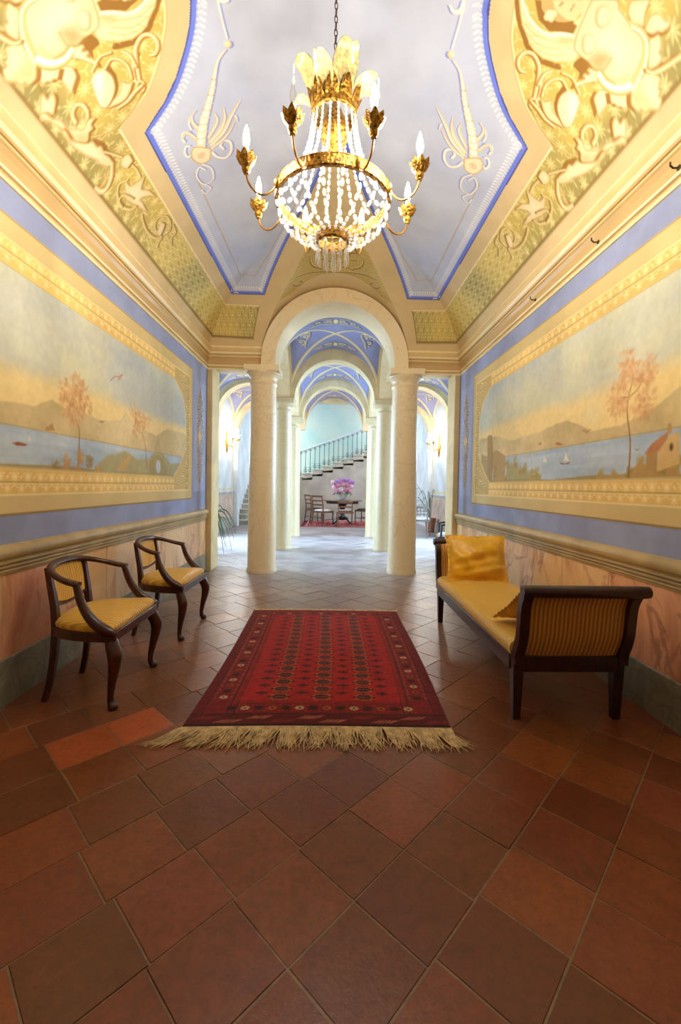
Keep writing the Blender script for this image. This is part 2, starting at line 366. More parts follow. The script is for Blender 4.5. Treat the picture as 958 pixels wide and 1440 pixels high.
# painted outlines, metres on the surface they decorate
ORN={
 'dbody':[(0.721,2.811),(0.778,2.86),(0.822,2.941),(0.865,3.036),(0.919,3.132),(0.973,3.224),(1.021,3.325),(1.056,3.43),(1.08,3.532)],
 'f1':[(0.981,3.447),(0.877,3.38),(0.798,3.277),(0.699,3.163)],
 'f2':[(0.986,3.419),(0.898,3.357),(0.843,3.277),(0.826,3.186)],
 'f3':[(0.982,3.374),(0.921,3.31),(0.892,3.261),(0.897,3.201)],
 'f4':[(0.99,3.478),(0.894,3.441),(0.827,3.385),(0.771,3.312)],
 'f5':[(1.035,3.27),(1.052,3.203),(1.041,3.158),(1.011,3.137)],
 'f6':[(1.07,3.347),(1.094,3.283),(1.122,3.26),(1.146,3.287)],
 'wing':[(0.978,2.364),(1.03,2.413),(1.099,2.439),(1.156,2.432),(1.21,2.399),(1.261,2.374),(1.292,2.368),(1.323,2.419),(1.32,2.467),(1.294,2.495),(1.24,2.533),(1.182,2.555),(1.124,2.547),(1.091,2.532),(1.062,2.503),(1.02,2.469),(0.99,2.424),(0.96,2.372)],
 'wing_top':[(0.972,2.367),(1.03,2.418),(1.101,2.445),(1.159,2.438),(1.211,2.402),(1.261,2.374)],
 'wing_sh':[(0.958,2.374),(0.985,2.423),(1.017,2.466),(1.058,2.506),(1.088,2.538),(1.129,2.557),(1.182,2.565),(1.242,2.547),(1.272,2.534)],
 'wing_f1':[(1.019,2.455),(1.091,2.477),(1.162,2.463),(1.227,2.432)],
 'wing_f2':[(1.059,2.496),(1.133,2.51),(1.192,2.491),(1.241,2.456)],
 'wing_f3':[(1.105,2.528),(1.166,2.534),(1.226,2.507),(1.269,2.469)],
 'wing_dark':[(1.211,2.419),(1.245,2.39),(1.277,2.375),(1.279,2.397),(1.248,2.431),(1.218,2.443)],
 'head_sh':[(1.03,2.339),(1.083,2.407),(1.153,2.425),(1.221,2.384),(1.258,2.369),(1.254,2.319),(1.226,2.322),(1.17,2.364),(1.116,2.374),(1.078,2.357),(1.061,2.323)],
 'hair':[(1.057,2.325),(1.084,2.358),(1.12,2.372),(1.171,2.365),(1.214,2.335),(1.174,2.334),(1.129,2.323),(1.103,2.3)],
 'face':[(1.103,2.3),(1.131,2.326),(1.176,2.337),(1.22,2.328),(1.238,2.292),(1.244,2.254),(1.227,2.225)],
 'eye':[(1.146,2.3),(1.152,2.284)],
 'mouth':[(1.2,2.292),(1.201,2.262)],
 'neck':[(1.223,2.227),(1.251,2.282),(1.235,2.329),(1.258,2.326),(1.257,2.376),(1.298,2.377),(1.363,2.321),(1.279,2.188)],
 'body_sh':[(1.32,2.467),(1.337,2.426),(1.377,2.414),(1.421,2.42),(1.39,2.437),(1.38,2.533),(1.366,2.492),(1.326,2.488)],
 'torso':[(1.26,2.201),(1.345,2.137),(1.37,2.158),(1.418,2.165),(1.45,2.172),(1.487,2.164),(1.515,2.18),(1.535,2.221),(1.547,2.282),(1.551,2.334),(1.534,2.376),(1.499,2.395),(1.463,2.403),(1.436,2.399),(1.41,2.422),(1.376,2.416),(1.344,2.422),(1.295,2.419),(1.275,2.364),(1.267,2.293),(1.261,2.229)],
 'torso_dk':[(1.373,2.412),(1.41,2.422),(1.442,2.399),(1.446,2.326),(1.418,2.327),(1.383,2.352),(1.374,2.384)],
 'belly':[(1.442,2.399),(1.446,2.36),(1.444,2.327)],
 'belly2':[(1.463,2.403),(1.497,2.392),(1.521,2.359),(1.531,2.315)],
 'br1':[(1.309,2.245),(1.3,2.214),(1.314,2.185),(1.341,2.178),(1.364,2.2),(1.365,2.238),(1.348,2.263),(1.325,2.262)],
 'br2':[(1.316,2.374),(1.304,2.346),(1.317,2.32),(1.346,2.311),(1.366,2.33),(1.368,2.366),(1.352,2.395),(1.33,2.394)],
 'belt':[(1.438,2.164),(1.472,2.152),(1.506,2.157),(1.527,2.181),(1.546,2.221),(1.557,2.276),(1.562,2.337)],
 'belt2':[(1.45,2.158),(1.486,2.142),(1.518,2.152),(1.537,2.177),(1.556,2.218),(1.565,2.275),(1.566,2.339)],
 'roll':[(1.442,2.426),(1.478,2.431),(1.516,2.411),(1.543,2.372),(1.557,2.335)],
 'roll_sh':[(1.446,2.442),(1.484,2.445),(1.525,2.424),(1.554,2.38),(1.565,2.346)],
 'lf1':[(1.569,2.34),(1.597,2.377),(1.626,2.363),(1.629,2.344),(1.643,2.33),(1.646,2.305),(1.66,2.274),(1.663,2.252),(1.652,2.225),(1.642,2.237),(1.638,2.215),(1.628,2.221),(1.615,2.191),(1.593,2.209),(1.57,2.23),(1.572,2.276)],
 'lf1s':[(1.595,2.387),(1.629,2.376),(1.647,2.344),(1.659,2.298),(1.663,2.274)],
 'lf1d':[(1.575,2.343),(1.598,2.375),(1.628,2.35),(1.655,2.279),(1.625,2.285),(1.583,2.292)],
 'lf2':[(1.511,2.44),(1.541,2.466),(1.55,2.452),(1.566,2.448),(1.573,2.432),(1.589,2.42),(1.584,2.388),(1.566,2.351),(1.548,2.389)],
 'lf2s':[(1.535,2.47),(1.569,2.461),(1.596,2.422),(1.593,2.392)],
 'lf3':[(1.471,2.481),(1.476,2.527),(1.503,2.55),(1.532,2.57),(1.528,2.534),(1.53,2.504),(1.524,2.473),(1.503,2.445)],
 'lf3s':[(1.474,2.529),(1.502,2.558),(1.533,2.576)],
 'lf4':[(1.43,2.417),(1.391,2.441),(1.409,2.459),(1.386,2.482),(1.402,2.497),(1.376,2.537),(1.382,2.569),(1.404,2.521),(1.435,2.472),(1.458,2.441)],
 'lf5':[(1.439,2.158),(1.405,2.14),(1.395,2.104),(1.407,2.085),(1.446,2.048),(1.452,2.076),(1.465,2.108),(1.478,2.131),(1.46,2.142)],
 'lf6':[(1.486,2.128),(1.478,2.09),(1.487,2.062),(1.504,2.051),(1.526,2.052),(1.538,2.036),(1.545,2.051),(1.536,2.085),(1.524,2.096),(1.517,2.119),(1.496,2.134)],
 'lf7':[(1.519,2.15),(1.524,2.115),(1.537,2.098),(1.562,2.122),(1.568,2.143),(1.584,2.143),(1.587,2.174),(1.581,2.201),(1.567,2.212)],
 'stem1':[(1.571,2.228),(1.588,2.21),(1.601,2.171),(1.611,2.123),(1.621,2.068)],
 'fl1':[(1.635,2.546),(1.605,2.54),(1.583,2.518),(1.59,2.491),(1.61,2.493),(1.612,2.46),(1.624,2.485),(1.632,2.445),(1.634,2.474),(1.635,2.509)],
 'fl1s':[(1.599,2.4),(1.61,2.458),(1.617,2.493)],
 'vol1':[(1.131,2.678),(1.109,2.686),(1.085,2.668),(1.072,2.632),(1.082,2.594),(1.109,2.571),(1.146,2.574),(1.187,2.61),(1.21,2.673),(1.233,2.763),(1.24,2.788)],
 'vol2':[(1.222,2.692),(1.224,2.627),(1.247,2.587)],
 'vol3':[(1.266,2.735),(1.256,2.67),(1.277,2.612),(1.316,2.584),(1.355,2.604)],
 'vol4':[(1.3,2.554),(1.351,2.539),(1.388,2.557),(1.413,2.571)],
 'vstem':[(1.187,2.633),(1.234,2.682),(1.254,2.757),(1.244,2.798)],
 'bud':[(1.358,2.61),(1.402,2.589),(1.434,2.606),(1.448,2.669),(1.458,2.735),(1.441,2.777),(1.397,2.763),(1.358,2.722),(1.345,2.661)],
 'bud_l':[(1.366,2.604),(1.402,2.589),(1.432,2.608),(1.446,2.685),(1.451,2.744),(1.404,2.671)],
 'bud_s':[(1.33,2.599),(1.324,2.67),(1.338,2.73),(1.383,2.78),(1.405,2.767),(1.36,2.721),(1.345,2.661),(1.357,2.608)],
 'blf':[(1.318,2.712),(1.291,2.75),(1.27,2.755),(1.311,2.801),(1.355,2.817),(1.406,2.801),(1.442,2.779),(1.378,2.772),(1.338,2.762)],
 'bst':[(1.236,2.805),(1.289,2.817),(1.339,2.834),(1.397,2.829)],
 'bring':[(1.267,2.797),(1.24,2.776),(1.223,2.796),(1.232,2.828),(1.253,2.842)],
 'cline':[(1.253,2.842),(1.304,2.884),(1.336,2.9),(1.319,2.894),(1.404,2.92),(1.495,2.895),(1.566,2.822)],
 'acA':[(1.5,2.771),(1.53,2.746),(1.567,2.758),(1.592,2.719),(1.613,2.661),(1.612,2.617),(1.628,2.57),(1.634,2.512),(1.647,2.495),(1.656,2.508),(1.635,2.58),(1.621,2.673),(1.611,2.764),(1.599,2.81),(1.577,2.825),(1.557,2.8),(1.534,2.804),(1.529,2.778)],
 'acAs':[(1.599,2.81),(1.615,2.754),(1.623,2.675)],
 'acAd':[(1.567,2.808),(1.59,2.748),(1.619,2.684),(1.607,2.774),(1.591,2.814)],
 'acF':[(1.619,2.557),(1.588,2.526),(1.581,2.489),(1.607,2.488),(1.609,2.444),(1.656,2.508),(1.639,2.532)],
 'acC':[(1.576,2.694),(1.568,2.651),(1.539,2.635),(1.516,2.661),(1.515,2.706),(1.527,2.734)],
 'acB':[(1.553,2.981),(1.547,2.923),(1.563,2.905),(1.563,2.86),(1.584,2.836),(1.602,2.798),(1.623,2.736),(1.62,2.671),(1.631,2.643),(1.632,2.75),(1.612,2.881),(1.592,2.955),(1.592,2.992),(1.573,3.055),(1.547,3.079),(1.545,3.024)],
 'acBs':[(1.545,3.084),(1.543,3.0),(1.537,2.934),(1.559,2.862)],
 'curlC':[(1.55,3.073),(1.587,3.131),(1.625,3.148),(1.648,3.118),(1.654,3.059)],
 'curlCi':[(1.599,3.072),(1.615,3.11),(1.642,3.097)],
 'flD':[(1.462,3.184),(1.461,3.126),(1.491,3.107),(1.52,3.131),(1.51,3.188),(1.482,3.189)],
 'flDs':[(1.547,2.971),(1.497,3.098)],
 'flDt':[(1.477,3.191),(1.468,3.267),(1.473,3.326)],
 'birdE':[(1.452,3.358),(1.503,3.339),(1.54,3.318),(1.544,3.243),(1.578,3.322),(1.589,3.367),(1.569,3.474),(1.544,3.611),(1.536,3.511),(1.539,3.465),(1.487,3.513),(1.46,3.58),(1.471,3.477),(1.502,3.412)],
 'ringE':[(1.535,3.261),(1.575,3.225),(1.608,3.264),(1.62,3.356),(1.603,3.443),(1.573,3.483)],
 'ringE2':[(1.563,3.412),(1.587,3.317),(1.618,3.307),(1.624,3.363)],
 'curlF':[(1.572,3.586),(1.588,3.649),(1.598,3.756),(1.584,3.878),(1.544,3.948),(1.495,3.965),(1.465,3.908),(1.463,3.82),(1.505,3.76),(1.547,3.778),(1.564,3.849)],
 'curlF2':[(1.556,3.846),(1.556,3.943),(1.589,3.953),(1.606,3.976)],
 'curlF3':[(1.458,3.944),(1.469,4.043),(1.51,4.056),(1.536,4.122)],
 'leafF':[(1.496,3.867),(1.509,3.817),(1.54,3.84),(1.566,3.869),(1.558,3.914),(1.524,3.9)],
 'ball':[(0.697,2.781),(0.679,2.799)],
 'cl1':[(0.691,2.476),(0.695,2.535),(0.697,2.612),(0.695,2.745)],
 'cl0':[(0.621,2.527),(0.651,2.549),(0.687,2.532),(0.688,2.489)],
 'ctail':[(0.721,2.811),(0.778,2.86),(0.814,2.927)],
 'cbody':[(0.81,2.92),(0.828,2.921),(0.862,2.992),(0.91,3.05),(1.012,3.177),(1.047,3.228),(1.086,3.312),(1.119,3.405),(1.116,3.508),(1.054,3.559),(1.019,3.508),(0.962,3.447),(0.863,3.4),(0.82,3.343),(0.785,3.262),(0.739,3.201),(0.7,3.167),(0.753,3.155),(0.824,3.192),(0.861,3.277),(0.878,3.226),(0.898,3.205),(0.865,3.083)],
 'cshade':[(0.814,2.927),(0.861,3.085),(0.898,3.205),(0.875,3.233),(0.864,3.287)],
 'cshade2':[(0.701,3.172),(0.757,3.203),(0.802,3.276),(0.827,3.351),(0.882,3.401),(0.959,3.437),(1.011,3.513)],
 'ccurl':[(0.995,3.525),(0.972,3.58),(0.913,3.619),(0.861,3.572),(0.85,3.491),(0.888,3.457),(0.924,3.483),(0.913,3.528)],
 'ccurl2':[(1.086,3.312),(1.096,3.264),(1.133,3.252),(1.149,3.284),(1.145,3.322)],
 'ccurl3':[(1.136,3.453),(1.164,3.453),(1.172,3.408),(1.151,3.365),(1.126,3.374)],
 'ccurl4':[(0.761,3.327),(0.76,3.285),(0.781,3.265)],
 'ccurl5':[(1.011,3.137),(1.051,3.162),(1.076,3.208),(1.074,3.253)],
 'chead':[(0.999,3.478),(1.103,3.4),(1.144,3.478),(1.103,3.573),(1.029,3.573)],
 'cc6':[(1.091,3.583),(1.042,3.665),(1.061,3.779),(1.139,3.778),(1.164,3.665),(1.121,3.599),(1.088,3.648)],
 'cc7':[(1.127,3.79),(1.101,3.86),(1.156,3.879),(1.169,3.819)],
}
WAL={
 'L_yellow':[(2.32,1.85),(2.481,1.836),(2.668,1.834),(2.957,1.849),(3.289,1.861),(3.828,1.841),(5.127,1.865)],
 'L_mtn':[(2.319,1.619),(2.414,1.632),(2.571,1.637),(2.729,1.707),(2.885,1.674),(3.088,1.679),(3.29,1.663),(3.594,1.709),(3.687,1.798),(3.788,1.72),(4.006,1.692),(4.304,1.666),(4.586,1.768),(5.054,1.779)],
 'L_water':[(2.319,1.498),(2.668,1.502),(3.144,1.499),(3.832,1.495),(5.173,1.518)],
 'L_trunk':[(3.01,1.273),(3.022,1.532),(2.983,1.617)],
 'L_tree':[(2.983,1.751),(2.885,1.775),(3.088,1.725),(2.958,1.657),(2.885,1.688),(3.06,1.812),(2.995,1.843)],
 'L_trunk2':[(4.106,1.332),(4.055,1.555),(3.984,1.649)],
 'L_tree2':[(3.915,1.758),(3.829,1.803),(4.005,1.752),(3.873,1.674),(4.007,1.651),(4.075,1.783)],
 'L_bush':[(2.773,1.279),(2.886,1.327),(3.036,1.366),(3.145,1.341),(3.262,1.282),(3.01,1.265)],
 'L_hill':[(3.202,1.276),(3.292,1.349),(3.387,1.406),(3.524,1.424),(3.672,1.463),(3.792,1.434),(3.92,1.404),(4.153,1.428),(4.306,1.525),(4.473,1.505),(4.686,1.402),(4.989,1.43),(4.92,1.352),(4.72,1.272),(3.835,1.273)],
 'L_bridge':[(4.146,1.27),(4.144,1.375),(4.229,1.454),(4.35,1.473),(4.474,1.448),(4.581,1.374),(4.626,1.275)],
 'L_spire':[(4.254,1.51),(4.305,1.601),(4.374,1.696),(4.392,1.609),(4.427,1.524)],
 'L_path':[(3.525,1.291),(3.672,1.389),(3.731,1.43),(3.792,1.434),(3.673,1.296)],
 'L_boat':[(2.405,1.402),(2.447,1.413),(2.52,1.405),(2.498,1.395),(2.438,1.392)],
 'L_sail':[(2.525,1.427),(2.534,1.46),(2.547,1.429)],
 'L_bird':[(3.433,1.986),(3.501,2.037),(3.554,2.042),(3.627,2.082),(3.554,2.02)],
 'L_house':[(2.668,1.515),(2.74,1.559),(2.762,1.514),(2.678,1.503)],
 'L_isle':[(3.26,1.642),(3.306,1.657),(3.347,1.655),(3.306,1.641)],
 'R_yellow':[(5.124,1.887),(4.477,1.903),(3.695,1.888),(3.143,1.868),(2.712,1.878),(2.331,1.898),(2.159,1.903)],
 'R_mtn':[(5.116,1.789),(4.597,1.765),(4.224,1.676),(3.911,1.69),(3.599,1.694),(3.37,1.72),(3.199,1.722),(3.042,1.673),(2.898,1.604),(2.608,1.604),(2.445,1.628),(2.303,1.669),(2.152,1.735)],
 'R_water':[(4.515,1.526),(3.549,1.532),(2.842,1.535),(2.403,1.531),(2.142,1.526)],
 'R_trunk':[(2.508,1.278),(2.502,1.485),(2.536,1.656),(2.531,1.753),(2.496,1.869),(2.529,1.933)],
 'R_br1':[(2.531,1.753),(2.462,1.779),(2.408,1.834)],
 'R_br2':[(2.535,1.754),(2.594,1.766)],
 'R_tree':[(2.529,1.933),(2.562,1.97),(2.487,1.88),(2.547,1.882),(2.4,1.865),(2.365,1.875),(2.417,1.836),(2.618,1.813),(2.66,1.764),(2.623,1.699),(2.583,1.763),(2.41,1.675),(2.374,1.695),(2.447,1.655)],
 'R_house':[(2.286,1.305),(2.278,1.419),(2.197,1.497),(2.141,1.502),(2.134,1.342)],
 'R_housel':[(2.366,1.314),(2.37,1.413),(2.284,1.432),(2.286,1.305)],
 'R_roof':[(2.383,1.407),(2.328,1.461),(2.206,1.517),(2.22,1.475),(2.278,1.415)],
 'R_chim':[(2.221,1.5),(2.22,1.555),(2.197,1.554),(2.19,1.505)],
 'R_ground':[(2.854,1.276),(2.779,1.306),(2.637,1.295),(2.509,1.306),(2.414,1.37),(2.322,1.326),(2.253,1.31),(2.135,1.36),(2.131,1.264)],
 'R_tower':[(4.846,1.282),(4.88,1.776),(4.844,1.799),(4.735,1.786),(4.688,1.601),(4.701,1.28)],
 'R_castle':[(4.665,1.275),(4.722,1.591),(4.587,1.613),(4.342,1.531),(4.355,1.272)],
 'R_ctl':[(5.085,1.354),(5.062,1.603),(4.865,1.562),(4.846,1.282)],
 'R_bush':[(4.343,1.272),(4.295,1.441),(4.1,1.454),(3.991,1.371),(3.893,1.389),(3.75,1.332),(3.663,1.34),(3.608,1.271)],
 'R_boat':[(3.289,1.41),(3.214,1.397),(3.144,1.406),(3.165,1.391),(3.265,1.394)],
 'R_sail':[(3.232,1.416),(3.212,1.477),(3.157,1.415)],
 'R_sail2':[(3.563,1.425),(3.526,1.471),(3.492,1.427)],
 'R_boat2':[(2.466,1.443),(2.436,1.436),(2.418,1.443),(2.44,1.432)],
 'R_isle':[(3.379,1.564),(3.326,1.568),(3.239,1.545),(3.307,1.538)],
 'R_hs2':[(3.655,1.58),(3.615,1.6),(3.584,1.574)],
 'R_bird':[(2.995,1.617),(2.938,1.602),(2.898,1.612),(2.952,1.595)],
 'R_cloud':[(3.013,1.685),(2.961,1.775),(2.854,1.779),(2.799,1.7),(2.847,1.645)],
}
# ================================================================== THE FRONT HALL
HW, YE, YB = 1.74, 6.0, -1.6          # half width, far wall, rear wall
OCH = (220, 192, 136); OCHD = (190, 152, 92); CREAM = (250, 232, 190); BRN = (150, 100, 40)
M_OCH = nmat('ochre plaster', OCH, .6, var=.05, scale=3, bstr=.05)
M_BLUE = nmat('blue plaster', (160, 168, 200), .75, var=.05, scale=2.5, bstr=.06, bscale=30, spec=.25)
M_CORN = nmat('cornice gilt ochre plaster', (222, 190, 128), .38, var=.05, scale=4, spec=.5)
M_RAIL = nmat('dado rail plaster', (196, 168, 112), .4, var=.06, scale=5)
M_BASE = marble_mat('grey green marble', (152, 146, 122), (84, 78, 66), (112, 110, 94), 3.0, .4, .05, .9)
M_MARB = marble_mat('cream marble', (236, 216, 174), (206, 172, 122), (228, 204, 158), 1.1, .32, .02, .6)
M_MARBG = marble_mat('pale marble', (212, 192, 150), (184, 162, 122), (200, 180, 138), 1.1, .34, .02, .6)
M_PAINT = vmat('painted plaster', .7, .06, 3.0)
M_VAULT = vmat('painted vault', .6, .05, 2.0)

# ---- vault shape
def prof(i):
    i = np.clip(i, 0, HW); cs = 1-i/HW
    return 2.84+1.19*np.sqrt(np.maximum(0, 1-cs*cs))
def vault(X, Y):
    z = np.minimum(prof(HW-abs(X)), np.minimum(prof(YE-Y), prof(Y-YB)))
    Hr = 3.84+.19*np.clip((5.95-Y)/1.4, 0, 1); q = 1-(X/1.02)**2
    return np.maximum(z, np.where(q > 0, 2.84+(Hr-2.84)*np.sqrt(np.maximum(q, 0)), 0)*(Y > 3.5))

# ---- ceiling fresco, one half, mirrored across the hall's axis
def paint_ceiling():
    V = np.concatenate([np.linspace(YB, 1.2, 36)[:-1], np.linspace(1.2, 1.9, 100)[:-1], np.linspace(1.9, 3.6, 400)[:-1], np.linspace(3.6, YE, 410)])
    U = np.linspace(0, HW, 352)
    c = Canvas(U, V, (216, 190, 140)); u, v = np.meshgrid(U, V)
    c.px = .005
    n = fbm(u*3, v*3, 5)[..., None]; c.A += (n-.5)*16
    E = 5.92
    arc = [(1.443, 2.945), (1.25, 2.87), (1.126, 2.753), (1.035, 2.621), (.99, 2.535), (.955, 2.40), (.94, 2.2)]
    arc2 = [(x, 4.4-y) for x, y in arc[::-1][1:]]
    field = [(1.655, -1.5), (1.655, 5.917), (1.115, 5.925), (1.0, 5.708), (1.43, 5.70)]+arc+arc2+[(1.443, -1.3)]
    sl, uu, vv, m, sd = c.mask(field)
    # yellow and olive grounds of the patterned field
    g = np.clip((fbm(uu*2.1+3, vv*1.7, 11, 2)-.5)*3.2+.42, 0, 1)
    yy = np.broadcast_to(vv, g.shape); xx = np.broadcast_to(uu, g.shape)
    near = np.clip((3.0-yy)/.25, 0, 1); g = g*(1-near)+near*np.clip((xx-1.50)*9, 0, .85)
    c.blend(sl, m, np.array((204, 178, 92))*(1-g[..., None])+np.array((150, 138, 82))*g[..., None])
    # stencilled rosettes and sprigs inside the field
    def lattice(sp):
        r = 0
        y = 1.2
        while y < 5.93:
            for k in range(-1, int(HW/sp)+2):
                yield (k*sp+(sp/2 if r % 2 else 0), y, r, k)
            y += sp*.86; r += 1
    mk = np.zeros(c.A.shape[:2]); mk[sl] = m
    keep = c.A.copy(); LT = (242, 224, 160)
    for x, y, r, k in lattice(.082):
        if x < .9 or x > 1.70: continue
        if y > 3.75:
            c.ring((x, y), .027, .008, LT, .75); c.disc((x, y), .012, LT, .85)
            for q in range(4): c.disc((x+.041*math.cos(q*PI/2+PI/4), y+.041*math.sin(q*PI/2+PI/4)), .008, LT, .6)
        elif r % 2 == 0: c.flower((x, y), .034, 9, LT, .75, .3, r*.3)
        else:
            for q in range(3):
                t = 1.2*k+q*2.1; c.disc((x+.018*math.cos(t), y+.018*math.sin(t)), .014, LT, .65, ry=.005, ang=t)
    mk3 = mk[..., None]; c.A = keep*(1-mk3)+c.A*mk3
    c.stroke([(1.658, YB), (1.658, 5.925)], .010, (120, 92, 36), .8, 0)
    c.stroke([(1.658, 5.925), (1.11, 5.93)], .010, (120, 92, 36), .8, 0)
    c.stroke([(1.11, 5.93), (.995, 5.70)], .010, (120, 92, 36), .7, 0)
    c.stroke([(.995, 5.70), (1.43, 5.695), (1.438, 2.945)], .008, (252, 238, 186), .9, 0)
    c.stroke(arc+arc2, .008, (252, 238, 186), .9)
    c.stroke(off(arc+arc2, -.010, 0), .005, (190, 160, 96), .6)
    # lunette above the arch
    lun = [(0, 4.86), (.2, 4.92), (.36, 5.06), (.52, 5.36), (.73, 5.65), (.60, 5.72), (.45, 5.64), (.2, 5.57), (0, 5.555)]
    sl, uu, vv, m, sd = c.mask(lun); c.blend(sl, m, (206, 178, 104))
    br = (np.minimum(np.abs(((vv*1.0/.055) % 1)-.5), 9)*np.ones_like(uu))
    rr = np.floor(vv/.055); bb = np.abs((((uu+.04*(rr % 2))/.08) % 1)-.5)
    ln = np.maximum(np.clip((br-.42)/.06, 0, 1), np.clip((bb-.45)/.04, 0, 1)); c.blend(sl, m*ln*.4, (140, 112, 60))
    for p, w in (([(.5, 5.47), (.535, 5.56), (.47, 5.63), (.42, 5.60), (.45, 5.55)], .014), ([(.49, 5.44), (.35, 5.46), (.19, 5.50), (0, 5.53)], .016),
                 ([(.19, 5.43), (.28, 5.36), (.31, 5.22), (.24, 5.12), (.14, 5.16), (.16, 5.26), (.22, 5.25)], .02), ([(0, 5.44), (.1, 5.42), (.2, 5.44)], .016)):
        c.stroke(off(p, .006, .012), w, (120, 88, 40), .8); c.stroke(p, w*.7, (222, 196, 130), 1)
    c.ring((0, 5.24), .12, .024, (130, 98, 46), .8); c.ring((0, 5.235), .115, .012, (226, 200, 136), .9); c.disc((0, 5.25), .06, (190, 158, 96), .8)
    # blue centre panel
    barc = [(1.335, 3.08), (1.163, 2.975), (1.045, 2.862), (.9385, 2.715), (.882, 2.616), (.845, 2.52), (.822, 2.42), (.80, 2.2)]
    barc2 = [(x, 4.4-y) for x, y in barc[::-1][1:]]
    leg = [(1.325, 5.592), (.908, 5.592), (.70, 5.21), (.52, 4.87), (.28, 4.33), (.115, 3.86), (0, 3.55)]
    pan = [(-.01, -1.0)]+[(0, -.9), (.908, -1.19), (1.325, -1.19)]+barc2[::-1]+barc[::-1]+leg[:]+[(-.01, 3.55)]
    pan = [(-.3, 3.0), (-.3, 0), (0, .85), (.52, -.47), (.908, -1.19), (1.325, -1.19)]+(barc2[::-1])+barc[::-1][1:]+leg+[(-.02, 3.52)]
    sl, uu, vv, m, sd = c.mask(pan)
    # the mirrored half continues: distance only to the true border
    n2 = fbm(uu*2.2+1, vv*2.2, 21, 4); blue = np.array((198, 205, 224))+(n2[..., None]-.5)*np.array((34, 30, 18))
    c.blend(sl, m, blue)
    edge = [barc2[-1]]+barc2[::-1][1:]+barc[::-1][1:]+leg
    edge = barc2[::-1]+barc[::-1][1:]+leg
    A = np.array(edge); A = smooth_pts(A[:len(barc)*2-2], 5).tolist()+leg
    def inset(P, d):
        P = np.array(P); o = []
        for i in range(len(P)):
            a = P[max(i-1, 0)]; b = P[min(i+1, len(P)-1)]; t = b-a; t = t/np.hypot(*t); o.append((P[i][0]-t[1]*d, P[i][1]+t[0]*d))
        return o
    dd = np.full(sd.shape, 9.0)
    for i in range(len(A)-1): dd = np.minimum(dd, c.segd(uu, vv, np.array(A[i]), np.array(A[i+1]))[0])
    ins = (m > .5)
    def band(a, b, col, al): 
        k = np.clip((np.minimum(dd-a, b-dd))/c.px+.5, 0, 1)*ins; c.blend(sl, k*al, col)
    band(.0, .034, (112, 130, 222), 1); band(-.01, .007, (70, 72, 140), .9); band(.034, .036, (160, 170, 220), .6)
    # white lace edging: walk the border, hang a leaflet every 2.6 cm
    P = np.array(A); s = np.r_[0, np.cumsum(np.hypot(*np.diff(P, axis=0).T))]
    for q in np.arange(.02, s[-1]-.02, .031):
        x = np.interp(q, s, P[:, 0]); y = np.interp(q, s, P[:, 1]); x2 = np.interp(q+.004, s, P[:, 0]); y2 = np.interp(q+.004, s, P[:, 1])
        t = np.array((x2-x, y2-y)); t /= max(np.hypot(*t), 1e-9); nn = np.array((-t[1], t[0]))
        # choose the side inside the panel
        for sg in (1, -1):
            w = np.array((x, y))+nn*sg*.06
            iu, iv = np.searchsorted(U, w[0]), np.searchsorted(V, w[1])
            if 0 <= w[0] and iu < len(U) and iv < len(V) and sl[0].start <= iv < sl[0].stop and sl[1].start <= iu < sl[1].stop and ins[iv-sl[0].start, iu-sl[1].start]:
                nn = nn*sg; break
        else: continue
        b = np.array((x, y))
        a = math.atan2(nn[1], nn[0])
        c.disc(b+nn*.050, .014, (250, 248, 244), .95, ry=.0075, ang=a+.5); c.disc(b+nn*.076+t*.004, .012, (250, 248, 244), .9, ry=.0065, ang=a-.5)
        c.stroke([b+nn*.036-t*.012, b+nn*.056, b+nn*.036+t*.012], .0035, (150, 150, 190), .6, 0)
    # fine gilt line inside the legs
    for p in ([(1.165, 3.62), (1.16, 4.4), (1.156, 5.36), (.99, 5.39), (.76, 5.09), (.53, 4.66), (.30, 4.13), (.16, 3.8)],):
        c.stroke(off(p, .004, .0), .006, (120, 120, 165), .7, 0); c.stroke(p, .0055, (226, 196, 140), .9, 0)
    return c, U, V

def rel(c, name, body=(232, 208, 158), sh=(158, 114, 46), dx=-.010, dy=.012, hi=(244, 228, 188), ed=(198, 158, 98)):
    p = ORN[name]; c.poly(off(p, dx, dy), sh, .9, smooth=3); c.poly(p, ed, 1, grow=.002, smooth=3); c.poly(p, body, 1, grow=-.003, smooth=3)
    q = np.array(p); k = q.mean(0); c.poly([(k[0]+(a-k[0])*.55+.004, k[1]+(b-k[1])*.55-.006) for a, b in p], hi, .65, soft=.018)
def scroll(c, name, w, sh=(158, 114, 46), col=(238, 218, 172), dx=-.007, dy=.009):
    p = ORN[name]; c.stroke(off(p, dx, dy), w, sh, .95); c.stroke(p, w, (214, 174, 108), 1)
    ww = [x*.6 for x in w] if hasattr(w, '__len__') else w*.6
    c.stroke(off(p, .002, -.002), ww, col, 1)

